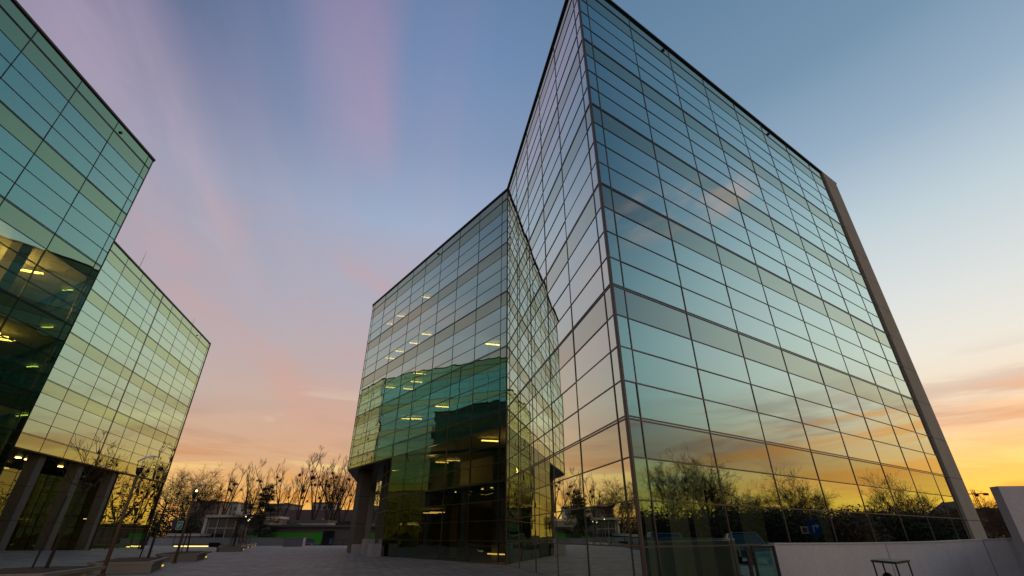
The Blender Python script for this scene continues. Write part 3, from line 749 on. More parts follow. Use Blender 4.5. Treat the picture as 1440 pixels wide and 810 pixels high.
# ------------------------------------------------------------------ cars
def car_mesh_parts(L=4.2, W=1.75, Hh=1.46):
    body = MB(); prof = [(-L/2,.32),(-L/2,.62),(-L/2+.15,.82),(-L*.26,.93),(L*.30,.95),(L/2-.08,.86),(L/2,.6),(L/2,.32)]
    n = len(prof)
    for sgn in (-1, 1):
        for (x, z) in prof: body.v.append((x, sgn*W/2*(.95 if z > .8 else 1), z))
    for i in range(n):
        j = (i+1) % n; body.f.append((i, j, n+j, n+i)); body.m.append(0)
    body.f.append(tuple(range(n-1, -1, -1))); body.m.append(0); body.f.append(tuple(range(n, 2*n))); body.m.append(0)
    a = [(-L*.24,.93),(-L*.07,Hh),(L*.22,Hh-.02),(L*.40,.94)]; cab = MB(); roofb = MB()
    for sgn in (-1, 1):
        for (x, z) in a: cab.v.append((x, sgn*W/2*(.93 if z < 1 else .76), z))
    for f in ((0,1,5,4),(2,3,7,6),(3,2,1,0),(4,5,6,7),(1,2,6,5)): cab.f.append(f); cab.m.append(0)
    rp_ = [(-L*.08,Hh),(L*.23,Hh-.02)]
    roofb.box8([(rp_[0][0],-W*.385,Hh+.002),(rp_[1][0],-W*.385,Hh-.018),(rp_[1][0],W*.385,Hh-.018),(rp_[0][0],W*.385,Hh+.002),(rp_[0][0]+.05,-W*.36,Hh+.045),(rp_[1][0]-.05,-W*.36,Hh+.025),(rp_[1][0]-.05,W*.36,Hh+.025),(rp_[0][0]+.05,W*.36,Hh+.045)])
    return body, cab, roofb, L, W, Hh
tyre = pmat('tyre rubber', (.015,.015,.015), .8); rimm = pmat('wheel rim', (.4,.4,.42), .3, .9)
cglass = pmat('car window glass', (.01,.012,.014), .05); headm = pmat('headlight glass', (.5,.5,.5), .1)
def car(loc, rz, col, label, group):
    paint = pmat('car paint', col, .28, .3); body, cab, roofb, L, W, Hh = car_mesh_parts()
    t = thing('parked_car', label, 'car', loc, rz, group)
    local(body.build('body', paint), t); local(cab.build('windows', cglass), t); local(roofb.build('roof', paint), t)
    for x in (-L*.31, L*.30):
        for y in (-W/2+.06, W/2-.06):
            mb = MB(); mb.tube([(x,y-.1,.32),(x,y+.1,.32)], .32, 16); w = local(mb.build('wheel', tyre), t)
            mb = MB(); mb.tube([(x,y-.115,.32),(x,y+.115,.32)], .19, 10); local(mb.build('rim', rimm), w)
    for y in (-W*.36, W*.36):
        mb = MB(); mb.box((-L/2+.03,y,.62), .12, .34, .14); local(mb.build('headlight', headm), t)
        mb = MB(); mb.box((L/2-.03,y,.66), .10, .3, .14); local(mb.build('taillight', pmat('tail lamp', (.25,.01,.01), .2)), t)
    for sgn in (-1, 1):
        mb = MB()
        for x0, x1 in ((-L*.24, -L*.075), (L*.40, L*.225)):
            mb.beam((x0, sgn*W/2*.935, .94), (x1, sgn*W/2*.765, Hh), .06, .05)
        mb.beam((L*.06, sgn*W/2*.94, .94), (L*.07, sgn*W/2*.77, Hh), .07, .04)
        local(mb.build('window_pillar', paint), t)
car((-35.2, 91.5, -.55), 1.9, (.10,.03,.04), 'dark red parked car in front of the green strip building', 'cars parked by the showroom')
car((-40.0, 92.5, -.55), 1.5, (.5,.5,.5), 'pale parked car left of the dark red one, half hidden by the block wall', 'cars parked by the showroom')
car((20.6, 11.6, .012), R_(76-90), (.30,.33,.34), 'silver car parked on the street, mirrored at the sharp glass corner', 'cars parked on the street')
car((22.8, 15.6, .012), R_(76-90), (.12,.18,.20), 'dark teal car parked on the street ahead of the silver one', 'cars parked on the street')

# road signs that show in the glass
st = thing('road_sign', 'round blue road sign with white turn arrow, mirrored in the glass', 'sign', (22.0, 19.2, 0))
nS_ = Vector((-.97, .22, 0)).normalized(); rS_ = UP.cross(nS_)*-1
blue = pmat('sign blue', (.01,.12,.45), .7, spec=.15); whit = pmat('sign white paint', (.75,.75,.72), .5)
mb = MB(); mb.tube([Vector((22,19.2,0))-nS_*.05, Vector((22,19.2,2.1))-nS_*.05], .035, 8); mb.build('pole', M['frame_dark'], st)
def disc(c, r, n_, th, m, name, par):
    mb = MB(); mb.tube([c-n_*th/2, c+n_*th/2], r, 28); return mb.build(name, m, par)
cS = Vector((22,19.2,1.72)); disc(cS, .36, nS_, .02, blue, 'disc', st)
mb = MB(); rr = UP.cross(nS_).normalized()      # viewed from the glass side rr points to the viewer's right
w_ = lambda x, z: cS+nS_*.02+rr*x+UP*z
mb.box8([*(w_(x, z)+nS_*o for o in (-.006, .006) for x, z in ((.06,-.2),(.13,-.2),(.13,.06),(.06,.06)))])
mb.box8([*(w_(x, z)+nS_*o for o in (-.006, .006) for x, z in ((-.08,.06),(.13,.06),(.13,.13),(-.08,.13)))])
k = len(mb.v); pts = [w_(-.24,.095), w_(-.06,.22), w_(-.06,-.03)]
mb.poly([p+nS_*.006 for p in pts]); mb.poly([p-nS_*.006 for p in reversed(pts)])
mb.build('arrow', whit, st)
s2 = thing('road_sign', 'small square red and white sign beside the round blue sign', 'sign', (21.2, 18.55, 0))
mb = MB(); mb.tube([(21.2,18.55,0), (21.2,18.55,1.75)], .03, 8); mb.build('pole', M['frame_dark'], s2)
mb = MB(); c2 = Vector((21.2,18.55,1.45))+nS_*.05; mb.box((c2.x,c2.y,1.45), .34, .02, .34, rr); mb.build('board', whit, s2)
mb = MB(); c2 = c2+nS_*.016; mb.box((c2.x,c2.y,1.51), .22, .012, .22, rr); mb.build('panel', pmat('sign red', (.45,.06,.03), .5), s2)

# ------------------------------------------------------------------ far side: showroom, houses, blocks
def window_grid(root, o, ax, cols, rows, w, h, dx, dz, mat, name='window'):
    for i in range(cols):
        for j in range(rows):
            c = Vector(o)+Vector(ax)*(i*dx)+UP*(j*dz); mb = MB(); mb.box((c.x, c.y, c.z), w, .12, h, ax); mb.build(name, mat, root)
dgl = pmat('dark window glass', (.02,.024,.028), .08); grey = pmat('grey metal cladding', (.13,.125,.13), .6, nscale=1, namt=.15)
whitef = pmat('white fascia', (.46,.44,.40), .6, nscale=1, namt=.2); green = pmat('bright green panel', (.05,.42,.018), .5, nscale=1.2, namt=.35)
sh = thing('showroom', 'grey flat roofed showroom with white framed glass end and bright green strip', 'building', (-45, 98, -.55))
y0 = 95.0; xl = -55.9; xr = -46.4
mb = MB(); mb.box(((xl+xr)/2+.1, 101, -.6), xr-xl+.1, 11.2, 5.0); mb.build('wall', grey, sh)
mb = MB(); mb.box(((xl+xr)/2+.1, y0+5.5, 4.4), xr-xl+.6, 12.2, .42); mb.box((xl-.2, y0+.1, -.6), .5, .5, 5.0); mb.build('roof', whitef, sh)
mb = MB(); mb.box((xl+2.75, y0+.32, -.3), 5.1, .1, 4.4); mb.build('glass_front', dgl, sh)
mb = MB()
for x in (xl+.3, xl+1.9, xl+3.6, xl+5.25): mb.box((x, y0+.22, -.3), .14, .14, 4.6)
for z in (2.6,): mb.box((xl+2.75, y0+.225, z), 5.0, .12, .12)
mb.build('glazing_frame', whitef, sh)
mb = MB(); mb.box((-34.8, 99.5, -.6), 18.6, 8.6, 3.4); mb.build('wing', grey, sh)
mb = MB(); mb.box((-34.8, 99.3, 2.8), 19.2, 9.2, .35); mb.build('wing_roof', pmat('grey roof edge', (.10,.10,.11), .7), sh)
mb = MB(); mb.box((-41.5, 95.08, .35), 14.2, .16, 1.55); mb.build('green_strip', green, sh)
mb = MB(); mb.box((-38.5, 95.05, -.45), 7.5, .12, .62); mb.build('green_strip', green, sh)
mb = MB(); mb.box((-38.5, 95.02, .2), 8.0, .14, .12); mb.build('sill_line', whitef, sh)
mb = MB(); mb.box((-33.2, 95.1, -.5), 1.9, .2, 2.7); mb.build('door', dgl, sh)
mb = MB(); mb.box((-32.6, 95.0, .1), .5, .1, .9); mb.build('notice_board', pmat('blue notice', (.05,.14,.34), .5), sh)
mb = MB(); mb.box((-37.2, 94.98, 1.0), .9, .06, .55); mb.build('notice_board', pmat('faded yellow notice', (.22,.26,.05), .6), sh)
pv = thing('pavilion', 'low white roofed pavilion with dark window band behind the grey wall', 'building', (-57.2, 93, -.55))
mb = MB(); mb.box((-57.2, 93, -.6), 5.4, 3, 1.95); mb.build('wall', dgl, pv)
mb = MB(); mb.box((-57.2, 93, 1.35), 5.8, 3.4, .42); mb.build('roof', whitef, pv)
def block(name, label, c, sx, sy, h, col, cols, rows, rz=0, rf=None, group=None):
    t = thing(name, label, 'building', c, 0, group); ax = dirn(90+rz)
    mb = MB(); mb.box((c[0], c[1], c[2]), sx, sy, h, ax); mb.build('wall', pmat('facade render', col, .8, nscale=.5, namt=.2), t)
    fr = UP.cross(ax)*-1
    o = Vector(c)-ax*(sx/2-sx/cols/2)+fr*(sy/2+.01)
    window_grid(t, (o.x, o.y, c[2]+h*.12), ax, cols, rows, sx/cols*.5, h/rows*.45, sx/cols, h*.88/rows, dgl)
    if rf == 'gable':
        mb = MB(); e = .5; a = ax*(sx/2+e); b = fr*(sy/2+e); C0 = Vector(c)+UP*h; rdg = UP*sy*.32
        p = [C0-a+b, C0+a+b, C0+a-b, C0-a-b]; r0, r1 = C0-a*.96+rdg, C0+a*.96+rdg
        mb.poly([p[0], p[1], r1, r0]); mb.poly([p[2], p[3], r0, r1]); mb.poly([p[1], p[2], r1]); mb.poly([p[3], p[0], r0]); mb.poly(p[::-1])
        mb.build('roof', pmat('red brown roof tiles', (.10,.042,.034), .85, nscale=2, namt=.3), t)
    else:
        mb = MB(); mb.box((c[0], c[1], c[2]+h), sx+.5, sy+.5, .4, ax); mb.box((c[0]+.6, c[1], c[2]+h+.4), 1.4, 1.4, .5, ax); mb.build('roof', pmat('roof edge', (.12,.11,.10), .8), t)
    return t
block('apartment_block', 'brown apartment block behind the bare trees above the showroom frame', (-88.6, 150, -.6), 9, 5, 10.6, (.26,.18,.14), 7, 5)
block('apartment_block', 'pale apartment block with teal panels right of the brown block', (-97.4, 178, -.6), 9.2, 10, 11.8, (.28,.29,.30), 6, 5)
tp = MB(); tp.box((-96.6, 172.8, 5.2), 3.2, .3, 6.5); o = tp.build('facade_panel', pmat('teal render', (.07,.22,.21), .7), bpy.data.objects['apartment_block.001'])
block('apartment_block', 'pinkish apartment block peeking out right of the pine tree', (-78, 175, -.6), 8, 10, 11.2, (.22,.16,.17), 4, 5)
block('apartment_block', 'pale grey tower block rising above the red roof', (-64.4, 178, -.6), 6.6, 9, 11.8, (.30,.29,.28), 4, 6)
block('row_house', 'long house with red brown roof behind the bare poplars', (-49, 134, -.6), 25, 9, 5.2, (.12,.075,.06), 9, 2, 0, 'gable')
block('white_house', 'small white building with dark windows below the red roof', (-42.6, 113, -.6), 6.6, 5, 4.6, (.40,.39,.38), 3, 2)
block('white_house', 'low cream hut left of the small white building', (-47.6, 112, -.6), 4.6, 4, 3.9, (.34,.31,.24), 2, 1)

# ------------------------------------------------------------------ trees on the far side
A5 = (15, 18, 'poplar', 6, 'bark'); A = (11, 18, 'poplar', 7, 'bark'); A2 = (12, 18, 'poplar', 5, 'bark'); A3 = (13, 17, 'poplar', 8, 'bark'); A4 = (14, 16, 'poplar', 2, 'bark')
Bt = (21, 15, 'broad', 9, 'bark'); B2 = (22, 13, 'broad', 0, 'bark'); B3 = (23, 14, 'fan', 0, 'birch'); B4 = (24, 14, 'fan', 0, 'birch'); T1 = (31, 9, 'poplar', 0, 'bark')
gz = -.6
far = [  # kind, u-derived x, y, scale
 (Bt, -79.5, 126, 1.22, 'wide bare tree with dark mistletoe balls, first of the row behind the showroom'),
 (A3, -70.5, 125, .93, 'bare tree with mistletoe just right of the widest one'),
 (A4, -64.0, 124, .86, 'slender bare poplar above the right end of the showroom roof'),
 (T1, -58.6, 118, .95, 'thin small bare tree alone in the gap left of the pine'),
 (A2, -54.8, 122, .99, 'bare poplar standing just behind the pine tree'),
 (A, -50.3, 121, 1.0, 'bare poplar with mistletoe immediately right of the pine'),
 (A3, -46.8, 122, 1.0, 'second bare poplar to the right of the pine'),
 (A4, -43.0, 120, .98, 'third bare poplar right of the pine, before the red roof'),
 (A2, -39.6, 121, 1.03, 'bare poplar with mistletoe in front of the pale tower block'),
 (A, -35.0, 120, .99, 'bare poplar left of the open corner of the right building'),
 (A3, -30.6, 119, 1.02, 'bare poplar whose branches meet the overhanging glass corner'),
 (A2, -26.4, 121, .98, 'bare poplar seen beside the concrete corner column'),
 (A, -21.8, 119, 1.0, 'bare poplar seen under the overhang right of the column'),
 (A5, -67.0, 131, .9, 'bare poplar standing behind the showroom roof edge'),
 (A2, -44.9, 128, 1.06, 'bare poplar in the second rank before the pale tower block'),
 (A4, -33.0, 126, 1.06, 'slim bare poplar near the railing and the open corner'),
 (B2, -83.5, 112, .80, 'spreading bare tree leaning over the evergreen bushes on the left'),
 (B3, -76, 106, .56, 'low bare tree beside the evergreen bushes'),
]
for i, (k, x, y, s_, lab) in enumerate(far): bare_tree(k, (x, y, gz), s_*(1.13 if k[2] == 'poplar' else 1), i*1.7, 'bare_tree', lab, 'bare trees behind the plaza')

def leafy(name, label, loc, blobs, n, size, mat, cat='shrub', group=None, trunk=None, seed=1):
    rng = random.Random(seed); t = thing(name, label, cat, loc, 0, group); mb = MB()
    for (bx, by, bz, rx, ry, rz) in blobs:
        for i in range(n):
            v = Vector((rng.gauss(0,1), rng.gauss(0,1), rng.gauss(0,1))).normalized()*(rng.random()**.4)
            v *= 1+.25*math.sin(v.x*7+bx)*math.sin(v.z*6+by)
            c = Vector((bx+v.x*rx, by+v.y*ry, max(.02, bz+v.z*rz)))
            u = Vector((rng.gauss(0,1), rng.gauss(0,1), rng.gauss(0,.7))).normalized(); w = u.cross(Vector((rng.gauss(0,1), rng.gauss(0,1), rng.gauss(0,1)))).normalized()
            s_ = size*rng.uniform(.6, 1.4); mb.poly([c-u*s_, c-w*s_*.45, c+u*s_, c+w*s_*.45])
    local(mb.build('foliage', mat), t)
    tr = MB(); 
    for (bx, by, bz, rx, ry, rz) in blobs: tr.tube([(bx*.6, by*.6, -.3), (bx, by, bz)], [.12, .04], 5)
    local(tr.build('stem', M['bark']), t); return t
leafy('evergreen_shrub', 'large dark evergreen shrub at the left edge of the gap beside the far glass building', (-63.6, 96, gz), [(0,0,3.8,3.2,2.6,4.2),(-3.0,1,2.8,2.6,2.2,3.2),(2.6,.5,2.8,2.3,1.8,3.0)], 2600, .17, M['bush'], seed=5)
leafy('evergreen_shrub', 'dark evergreen shrub left of the showroom frame', (-60.0, 98.5, gz), [(0,0,2.8,2.1,1.8,3.1),(1.9,.4,1.4,1.4,1.3,1.6)], 1300, .15, M['bush'], seed=6)
leafy('thicket', 'brownish twiggy thicket under the wide bare tree', (-66, 110, gz), [(0,0,3.0,6,3,3.4),(6,1,2.6,4.5,3,3.0),(-5,1,2.4,3,3,2.8)], 2600, .10, M['thicket'], seed=7)

# pine
def pine(loc, h, label):
    rng = random.Random(9); t = thing('pine_tree', label, 'tree', loc, 0); tr = MB(); tr.tube([(0,0,-.4),(.05,0,h*.5),(.1,.05,h*.97)], [.26,.15,.03], 8)
    cr = MB()
    for k in range(80):
        f = rng.uniform(.08, 1)**.9; z = h*f; a = rng.uniform(0, 6.283); L = (1.05-f)**.75*h*.46*rng.uniform(.55, 1.15)
        tip = Vector((math.cos(a)*L, math.sin(a)*L, z+L*rng.uniform(-.12,.30))); b = Vector((0,0,z)); tr.tube([b, b.lerp(tip,.55)+UP*.05*L, tip], [.05*(1.1-f)+.01, .03, .01], 4, caps=False)
        for c_ in range(int(5+L*4)):
            g = rng.uniform(.3, 1.05); c = b.lerp(tip, g)+Vector((rng.gauss(0,.22), rng.gauss(0,.22), rng.gauss(0,.15)))
            for i in range(16):
                u = Vector((rng.gauss(0,1), rng.gauss(0,1), rng.gauss(.3,.8))).normalized()*rng.uniform(.16,.34); w = u.cross(Vector((rng.gauss(0,1),rng.gauss(0,1),rng.gauss(0,1)))).normalized()*.035
                q = c+Vector((rng.gauss(0,.13), rng.gauss(0,.13), rng.gauss(0,.09))); cr.poly([q-w, q+u, q+w])
    local(tr.build('trunk', M['bark']), t); local(cr.build('crown', M['pine']), t); return t
pine((-44.6, 92.4, -.55), 10.2, 'dark pine tree standing before the bright green strip')

# right background: hillside houses, thickets, crane
block('hill_house', 'long brown building on the slope right of the concrete end wall', (140, 152, 1.5), 26, 10, 6.6, (.075,.05,.04), 9, 2)
for i, (x, y, r, h, sd) in enumerate(((112, 128, 9, 5.2, 3), (128, 130, 8, 5.4, 4), (99, 118, 7, 3.6, 5))):
    leafy('thicket', ['brown winter thicket right of the concrete end wall', 'brown winter thicket beside the tall white wall', 'low brown thicket close to the concrete end wall foot'][i], (x, y, 0), [(0,0,h*.55,r,r*.6,h*.6),(r*.6,1,h*.45,r*.6,r*.5,h*.5)], 2400, .24, M['thicket'], seed=sd)
bare_tree(B2, (80, 84.5, 0), .52, .8, 'bare_tree', 'bare tree top showing above the tall white wall at the right edge', 'bare trees behind the plaza')
bare_tree(B3, (131, 139, 0), .72, .3, 'bare_tree', 'bare tree on the slope beneath the crane', 'bare trees behind the plaza')
bare_tree(B2, (118, 124, 0), .5, 2.3, 'bare_tree', 'small bare tree between the concrete end wall and the tall white wall', 'bare trees behind the plaza')
cr_ = thing('tower_crane', 'distant construction crane silhouetted against the sunset', 'crane', (183, 200, 0))
mb = MB()
for dx in (-.35, .35):
    for dy in (-.35, .35): mb.beam((183+dx, 200+dy, 0), (183+dx, 200+dy, 17.6), .16, .16)
for z in range(0, 17): mb.beam((182.65,199.65,z), (183.35,199.65,z+1), .1, .1); mb.beam((183.35,199.65,z), (182.65,200.35,z+1), .1, .1)
mb.build('mast', M['black'], cr_)
mb = MB(); mb.beam((179.2,202,16.2), (186.6,198,16.2), .25, .35); mb.build('jib', M['black'], cr_)
mb = MB(); mb.box((186.0,198.3,15.5), 1.6, .8, .8); mb.build('counterweight', M['black'], cr_)
mb = MB(); mb.beam((183,200,18.0), (179.6,201.8,16.3), .08, .08); mb.beam((183,200,18.0), (186.3,198.2,16.3), .08, .08); mb.build('cable', M['black'], cr_)
mb = MB(); mb.box((183.6,199.6,15.2), .8, .8, .8); mb.build('cabin', M['black'], cr_)

# far wood beyond the right building (seen under the overhang and mirrored in the left facades)
wr = random.Random(77); mb = MB()
for i in range(26000):
    a = wr.uniform(-7, 66); r = wr.uniform(165, 200); top = (12 if a < 36 else 4.5)+2.2*math.sin(a*.9)+2*math.sin(a*2.3+1)+1.2*math.sin(a*5.1)
    z = top*wr.random()**.8; c = dirn(a)*r+UP*z
    u = Vector((wr.gauss(0,1), wr.gauss(0,1), wr.gauss(0,1))).normalized()*wr.uniform(.25,.7); v_ = u.cross(Vector((wr.gauss(0,1), wr.gauss(0,1), wr.gauss(0,1)))).normalized()*wr.uniform(.08,.22)
    mb.poly([c-u, c-v_, c+u, c+v_])
o = mb.build('woods', M['thicket']); o['kind'] = 'stuff'; tag(o, 'dark winter wood on the horizon beyond the right hand building', 'woods')

# ------------------------------------------------------------------ right street side, mirrored in the long facade
mir = [
 (B3, 65.2, 9.0, .72, 'round headed bare tree, first seen mirrored near the sharp glass corner'),
 (B4, 65.6, 13.9, .76, 'tallest bare tree mirrored in the first wide bay of the long facade'),
 (B2, 70.3, 17.8, .60, 'bare tree right of the tallest mirrored tree'),
 (B3, 75.2, 20.4, .52, 'smaller bare tree in the gap of the mirrored row'),
 (B2, 49.8, 22.4, .56, 'spreading bare tree mirrored in the third wide bay'),
 (B3, 64.3, 26.8, .46, 'bare tree just right of the spreading mirrored one'),
 (B2, 95.0, 36.4, .46, 'low far bare tree mirrored behind the blue sign'),
 (B2, 57.8, 32.9, .56, 'bushy bare tree mirrored in the fifth wide bay'),
 (B3, 60.8, 36.5, .40, 'small bare tree right of the bushy mirrored one'),
 (B2, 46.6, 36.2, .36, 'bare tree mirrored beside the concrete end wall'),
]
for i, (k, x, y, s_, lab) in enumerate(mir): bare_tree(k, (x, y, 0), s_, i*2.1+.4, 'bare_tree', lab, 'bare trees along the street')
hs = [(38.5,10.5,6.2,3.1),(40.5,16.5,5.8,3.3),(43,22,5.4,3.0),(47,28,5.4,3.2),(52.5,34,5.6,3.2),(62,42.5,6.2,3.4),(46,3.5,7,3.6)]
for i, (x, y, r, h) in enumerate(hs):
    leafy('thicket', ['dense dark shrub belt opposite the sharp corner', 'dense dark shrub belt behind the parked cars', 'dense dark shrub belt behind the spreading street tree', 'dense dark shrub belt near the round blue sign', 'dense dark shrub belt under the bushy street tree', 'dense dark shrub belt at the far end of the street', 'dense dark shrub belt behind the silver car'][i], (x, y, 0), [(0,0,h*.52,r*.6,r*.6,h*.64),(r*.2,-r*.55,h*.48,r*.5,r*.55,h*.58),(-r*.1,r*.55,h*.48,r*.5,r*.55,h*.58)], 7500, .12, M['bush'] if i % 2 else M['thicket'], group='shrub belts along the street', seed=40+i)
block('row_house', 'dark roofed house among the street trees', (104, 60, 0), 16, 9, 4.2, (.16,.13,.11), 5, 1, 20, 'gable')

# ------------------------------------------------------------------ world and light
w = bpy.data.worlds.new('World'); sc.world = w; w.use_nodes = True; w.node_tree.nodes.clear(); t = NT(w.node_tree)
out = t.add('ShaderNodeOutputWorld'); bg = t.add('ShaderNodeBackground'); tc = t.add('ShaderNodeTexCoord')
nv = t.add('ShaderNodeVectorMath', operation='NORMALIZE'); t.link(tc.outputs['Generated'], nv.inputs[0])
sp = t.add('ShaderNodeSeparateXYZ'); t.link(nv.outputs[0], sp.inputs[0]); X, Y, Z = sp.outputs
el = t.math('MULTIPLY', t.math('ARCSINE', Z), 2/math.pi)             # 1 = zenith
az = t.math('MULTIPLY', t.math('ARCTAN2', X, Y), 180/math.pi)        # degrees, 0 = ahead
e = lambda d: d/90
rampR = t.ramp(el, [(0, srgb(255,196,56)), (e(3), srgb(254,194,72)), (e(5.5), srgb(246,184,100)), (e(8), srgb(232,190,148)), (e(11), srgb(230,212,188)), (e(15), srgb(230,226,214)), (e(20), srgb(218,222,220)), (e(28), srgb(190,206,214)), (e(36), srgb(148,172,194)), (e(45), srgb(114,144,170)), (e(60), srgb(92,124,156)), (1, srgb(68,98,132))])
rampL = t.ramp(el, [(0, srgb(252,188,80)), (e(3.5), srgb(240,180,98)), (e(7), srgb(216,168,126)), (e(11), srgb(206,170,148)), (e(17), srgb(190,170,168)), (e(25), srgb(176,172,186)), (e(35), srgb(160,174,200)), (e(44), srgb(134,152,186)), (e(54), srgb(112,138,178)), (e(66), srgb(94,120,158)), (1, srgb(68,98,132))])
side = t.sstep(az, -14, 30)
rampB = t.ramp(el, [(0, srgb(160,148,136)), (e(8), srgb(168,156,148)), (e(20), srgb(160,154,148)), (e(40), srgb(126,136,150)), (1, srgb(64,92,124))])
base = t.mix(side, rampL, rampR)
# away from the sunset the sky goes neutral grey, brightened to fill the plaza
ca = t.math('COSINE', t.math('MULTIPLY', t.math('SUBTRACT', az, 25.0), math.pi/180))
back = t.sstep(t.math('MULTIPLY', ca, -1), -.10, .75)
deep = t.math('MULTIPLY', t.math('MULTIPLY', t.sstep(t.math('MULTIPLY', ca, -1), -.85, .1), t.sstep(el, e(14), e(44))), .92)
base = t.mix(deep, base, srgb(28,66,104))
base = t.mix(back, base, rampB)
# high cloud bands: planar projection, stretched along az -16
dn = t.math('ADD', t.math('MAXIMUM', Z, 0.0), .10)
px, py = t.math('DIVIDE', X, dn), t.math('DIVIDE', Y, dn)
a_ = R_(-14); cu, su = math.cos(a_), math.sin(a_)
along = t.math('ADD', t.math('MULTIPLY', px, su), t.math('MULTIPLY', py, cu)); cross = t.math('SUBTRACT', t.math('MULTIPLY', px, cu), t.math('MULTIPLY', py, su))
cv = t.add('ShaderNodeCombineXYZ'); t.link(t.math('MULTIPLY', cross, 1.0), cv.inputs[0]); t.link(t.math('MULTIPLY', along, .22), cv.inputs[1]); cv.inputs[2].default_value = 3.7
cn = t.noise(cv.outputs[0], 1.25, 6, .52, .6)
hi = t.sstep(cn, .44, .74)
leftm = t.math('SUBTRACT', 1.0, t.sstep(az, -8, 22)); ellow = t.sstep(el, e(8), e(26)); 
fac = t.math('MULTIPLY', t.math('MULTIPLY', hi, .45), t.math('MULTIPLY', leftm, ellow))
pink = t.ramp(el, [(0, srgb(222,168,130)), (e(20), srgb(196,166,160)), (e(34), srgb(184,170,186)), (e(46), srgb(166,150,178)), (e(62), srgb(146,130,164)), (1, srgb(110,110,150))])
base = t.mix(fac, base, pink)
# one brighter rosy band, as in the photograph, just left of straight ahead
fine = t.noise(cv.outputs[0], 5.0, 6, .6, .4)
bw = t.math('ADD', cross, t.math('MULTIPLY', t.math('SUBTRACT', t.noise(cv.outputs[0], 1.7, 4), .5), .14))
tex = t.math('MULTIPLY_ADD', t.sstep(fine, .30, .66), .55, .5)
bandA = t.math('MULTIPLY', t.sstep(bw, -.31, -.15), t.math('SUBTRACT', 1.0, t.sstep(bw, -.13, -.02)))
bandA = t.math('MULTIPLY', bandA, t.sstep(el, e(36), e(46)))
bandB = t.math('MULTIPLY', t.sstep(bw, -.98, -.66), t.math('SUBTRACT', 1.0, t.sstep(bw, -.58, -.46)))
bandB = t.math('MULTIPLY', bandB, t.math('MULTIPLY', t.sstep(el, e(20), e(31)), .95))
band = t.math('MULTIPLY', t.math('MULTIPLY', t.math('MAXIMUM', bandA, bandB), tex), .72, clamp=True)
base = t.mix(band, base, pink)
# a rosy wisp over the street side, mirrored high in the long facade
wi = t.math('MULTIPLY', t.math('MULTIPLY', t.sstep(az, 74, 80), t.math('SUBTRACT', 1.0, t.sstep(az, 92, 98))), t.math('MULTIPLY', t.sstep(el, e(31), e(35)), t.math('SUBTRACT', 1.0, t.sstep(el, e(36), e(39)))))
wv = t.add('ShaderNodeCombineXYZ'); t.link(t.math('MULTIPLY', az, .06), wv.inputs[0]); t.link(t.math('ADD', t.math('MULTIPLY', el, 16.0), t.math('MULTIPLY', az, .03)), wv.inputs[1])
base = t.mix(t.math('MULTIPLY', wi, t.math('MULTIPLY', t.sstep(t.noise(wv.outputs[0], 1.6, 5), .40, .60), .8)), base, srgb(206,178,176))
# soft salmon and grey bands half way up on the left
mv = t.add('ShaderNodeCombineXYZ'); t.link(t.math('MULTIPLY', az, .035), mv.inputs[0]); t.link(t.math('ADD', t.math('MULTIPLY', el, 7.0), t.math('MULTIPLY', az, .022)), mv.inputs[1]); mv.inputs[2].default_value = 8.2
mn = t.noise(mv.outputs[0], 1.35, 5, .5, .5)
mm = t.math('MULTIPLY', t.math('MULTIPLY', t.sstep(el, e(6), e(12)), t.math('SUBTRACT', 1.0, t.sstep(el, e(26), e(36)))), leftm)
base = t.mix(t.math('MULTIPLY', t.math('MULTIPLY', t.sstep(mn, .48, .68), mm), .55), base, t.ramp(el, [(0, srgb(232,164,110)), (e(12), srgb(214,162,140)), (e(24), srgb(196,160,162)), (1, srgb(180,160,170))]))
base = t.mix(t.math('MULTIPLY', t.math('MULTIPLY', t.math('SUBTRACT', 1.0, t.sstep(mn, .34, .48)), mm), .6), base, t.ramp(el, [(0, srgb(214,178,140)), (e(12), srgb(190,174,164)), (e(24), srgb(172,176,194)), (1, srgb(160,174,200))]))
# low streaks near the horizon
lv = t.add('ShaderNodeCombineXYZ'); t.link(t.math('MULTIPLY', az, .028), lv.inputs[0]); t.link(t.math('MULTIPLY', el, 16.0), lv.inputs[1]); lv.inputs[2].default_value = 1.3
ln_ = t.noise(lv.outputs[0], 1.5, 6, .55, .5)
lowm = t.math('MULTIPLY', t.sstep(el, e(.5), e(4)), t.math('SUBTRACT', 1.0, t.sstep(el, e(9), e(17))))
ldark = t.math('MULTIPLY', t.math('MULTIPLY', t.sstep(ln_, .48, .62), lowm), .8)
ldcol = t.ramp(el, [(0, srgb(244,156,48)), (e(4), srgb(240,150,62)), (e(7), srgb(208,146,100)), (e(10), srgb(188,150,132)), (e(16), srgb(196,186,182)), (1, srgb(190,190,195))])
base = t.mix(ldark, base, ldcol)
lbright = t.math('MULTIPLY', t.math('MULTIPLY', t.math('SUBTRACT', 1.0, t.sstep(ln_, .36, .46)), lowm), .55)
base = t.mix(lbright, base, t.ramp(el, [(0, srgb(255,214,96)), (e(6), srgb(255,214,130)), (e(12), srgb(240,226,200)), (1, srgb(230,230,230))]))
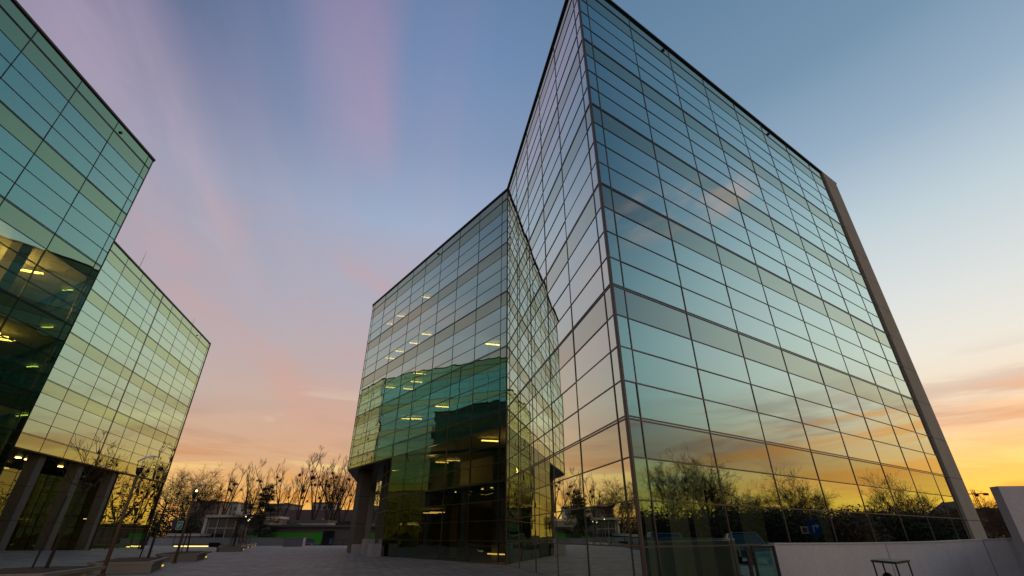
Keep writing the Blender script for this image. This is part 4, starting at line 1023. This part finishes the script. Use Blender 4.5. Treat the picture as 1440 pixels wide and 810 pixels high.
# glowing orange cloud bars low on the right
ov_ = t.add('ShaderNodeCombineXYZ'); t.link(t.math('MULTIPLY', az, .02), ov_.inputs[0]); t.link(t.math('ADD', t.math('MULTIPLY', el, 20.0), t.math('MULTIPLY', az, .02)), ov_.inputs[1]); ov_.inputs[2].default_value = 4.4
on_ = t.noise(ov_.outputs[0], 1.6, 7, .58, .8)
om = t.math('MULTIPLY', t.math('MULTIPLY', t.sstep(el, e(3), e(5.5)), t.math('SUBTRACT', 1.0, t.sstep(el, e(10.5), e(14)))), t.sstep(az, 40, 58))
base = t.mix(t.math('MULTIPLY', t.math('MULTIPLY', t.sstep(on_, .49, .62), om), .72), base, srgb(252,160,66))
base = t.mix(t.math('MULTIPLY', t.math('MULTIPLY', t.math('SUBTRACT', 1.0, t.sstep(on_, .36, .46)), om), .55), base, srgb(176,158,136))
# physically based dusk sky adds its own small share
sky = t.add('ShaderNodeTexSky'); sky.sky_type = 'NISHITA'; sky.sun_disc = False; sky.sun_elevation = R_(1.5); sky.sun_rotation = R_(50); sky.altitude = 50
sk = t.mix(1.0, sky.outputs[0], (.02,.02,.02,1), 'MULTIPLY')
base = t.mix(1.0, base, sk, 'ADD')
gm = t.sstep(Z, -.06, -.005); base = t.mix(gm, srgb(70,58,48), base)
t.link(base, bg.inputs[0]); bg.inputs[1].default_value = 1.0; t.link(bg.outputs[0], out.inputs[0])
# warm room lamps whose fixtures are lit in the photograph
for p, e_ in (((N-dirn(aN)*2.6+nW*2.6+UP*14.0), 300), ((N-dirn(aN)*7+nW*2.8+UP*14.0), 340), ((N-dirn(aN)*5+nW*3+UP*9.9), 110), ((N-dirn(aN)*3+nW*3+UP*5.9), 50), ((N-dirn(aN)*11+nW*3+UP*13.9), 300),
              ((K+dirn(aS)*2.6+perpS*3.4+UP*6.2), 110), ((K+dirn(aS)*2.4+perpS*4+UP*2.6), 90), ((K+dirn(aS)*13.6+perpS*2.6+UP*6.2), 150)):
    ld_ = bpy.data.lights.new('room_lamp', 'POINT'); lo = bpy.data.objects.new('room_lamp', ld_); COL.objects.link(lo)
    lo.location = p; ld_.energy = e_; ld_.color = (1, .66, .22); ld_.shadow_soft_size = .2
sd = bpy.data.lights.new('sun', 'SUN'); so = bpy.data.objects.new('sun', sd); COL.objects.link(so)
sd.energy = .5; sd.angle = R_(2); sd.color = (1, .62, .30)
sv = Vector((math.sin(R_(50))*math.cos(R_(1.5)), math.cos(R_(50))*math.cos(R_(1.5)), math.sin(R_(1.5))))
so.rotation_euler = sv.to_track_quat('Z', 'Y').to_euler(); so.location = (60, 60, 80)

sc.view_settings.view_transform = 'Standard'; sc.view_settings.look = 'None'; sc.view_settings.exposure = 0; sc.view_settings.gamma = 1
sc.view_settings.use_curve_mapping = False
cy = sc.cycles; cy.max_bounces = 14; cy.glossy_bounces = 7; cy.transparent_max_bounces = 24; cy.diffuse_bounces = 3; cy.transmission_bounces = 4
cy.use_denoising = True; cy.caustics_reflective = False; cy.caustics_refractive = False; cy.sample_clamp_indirect = 6
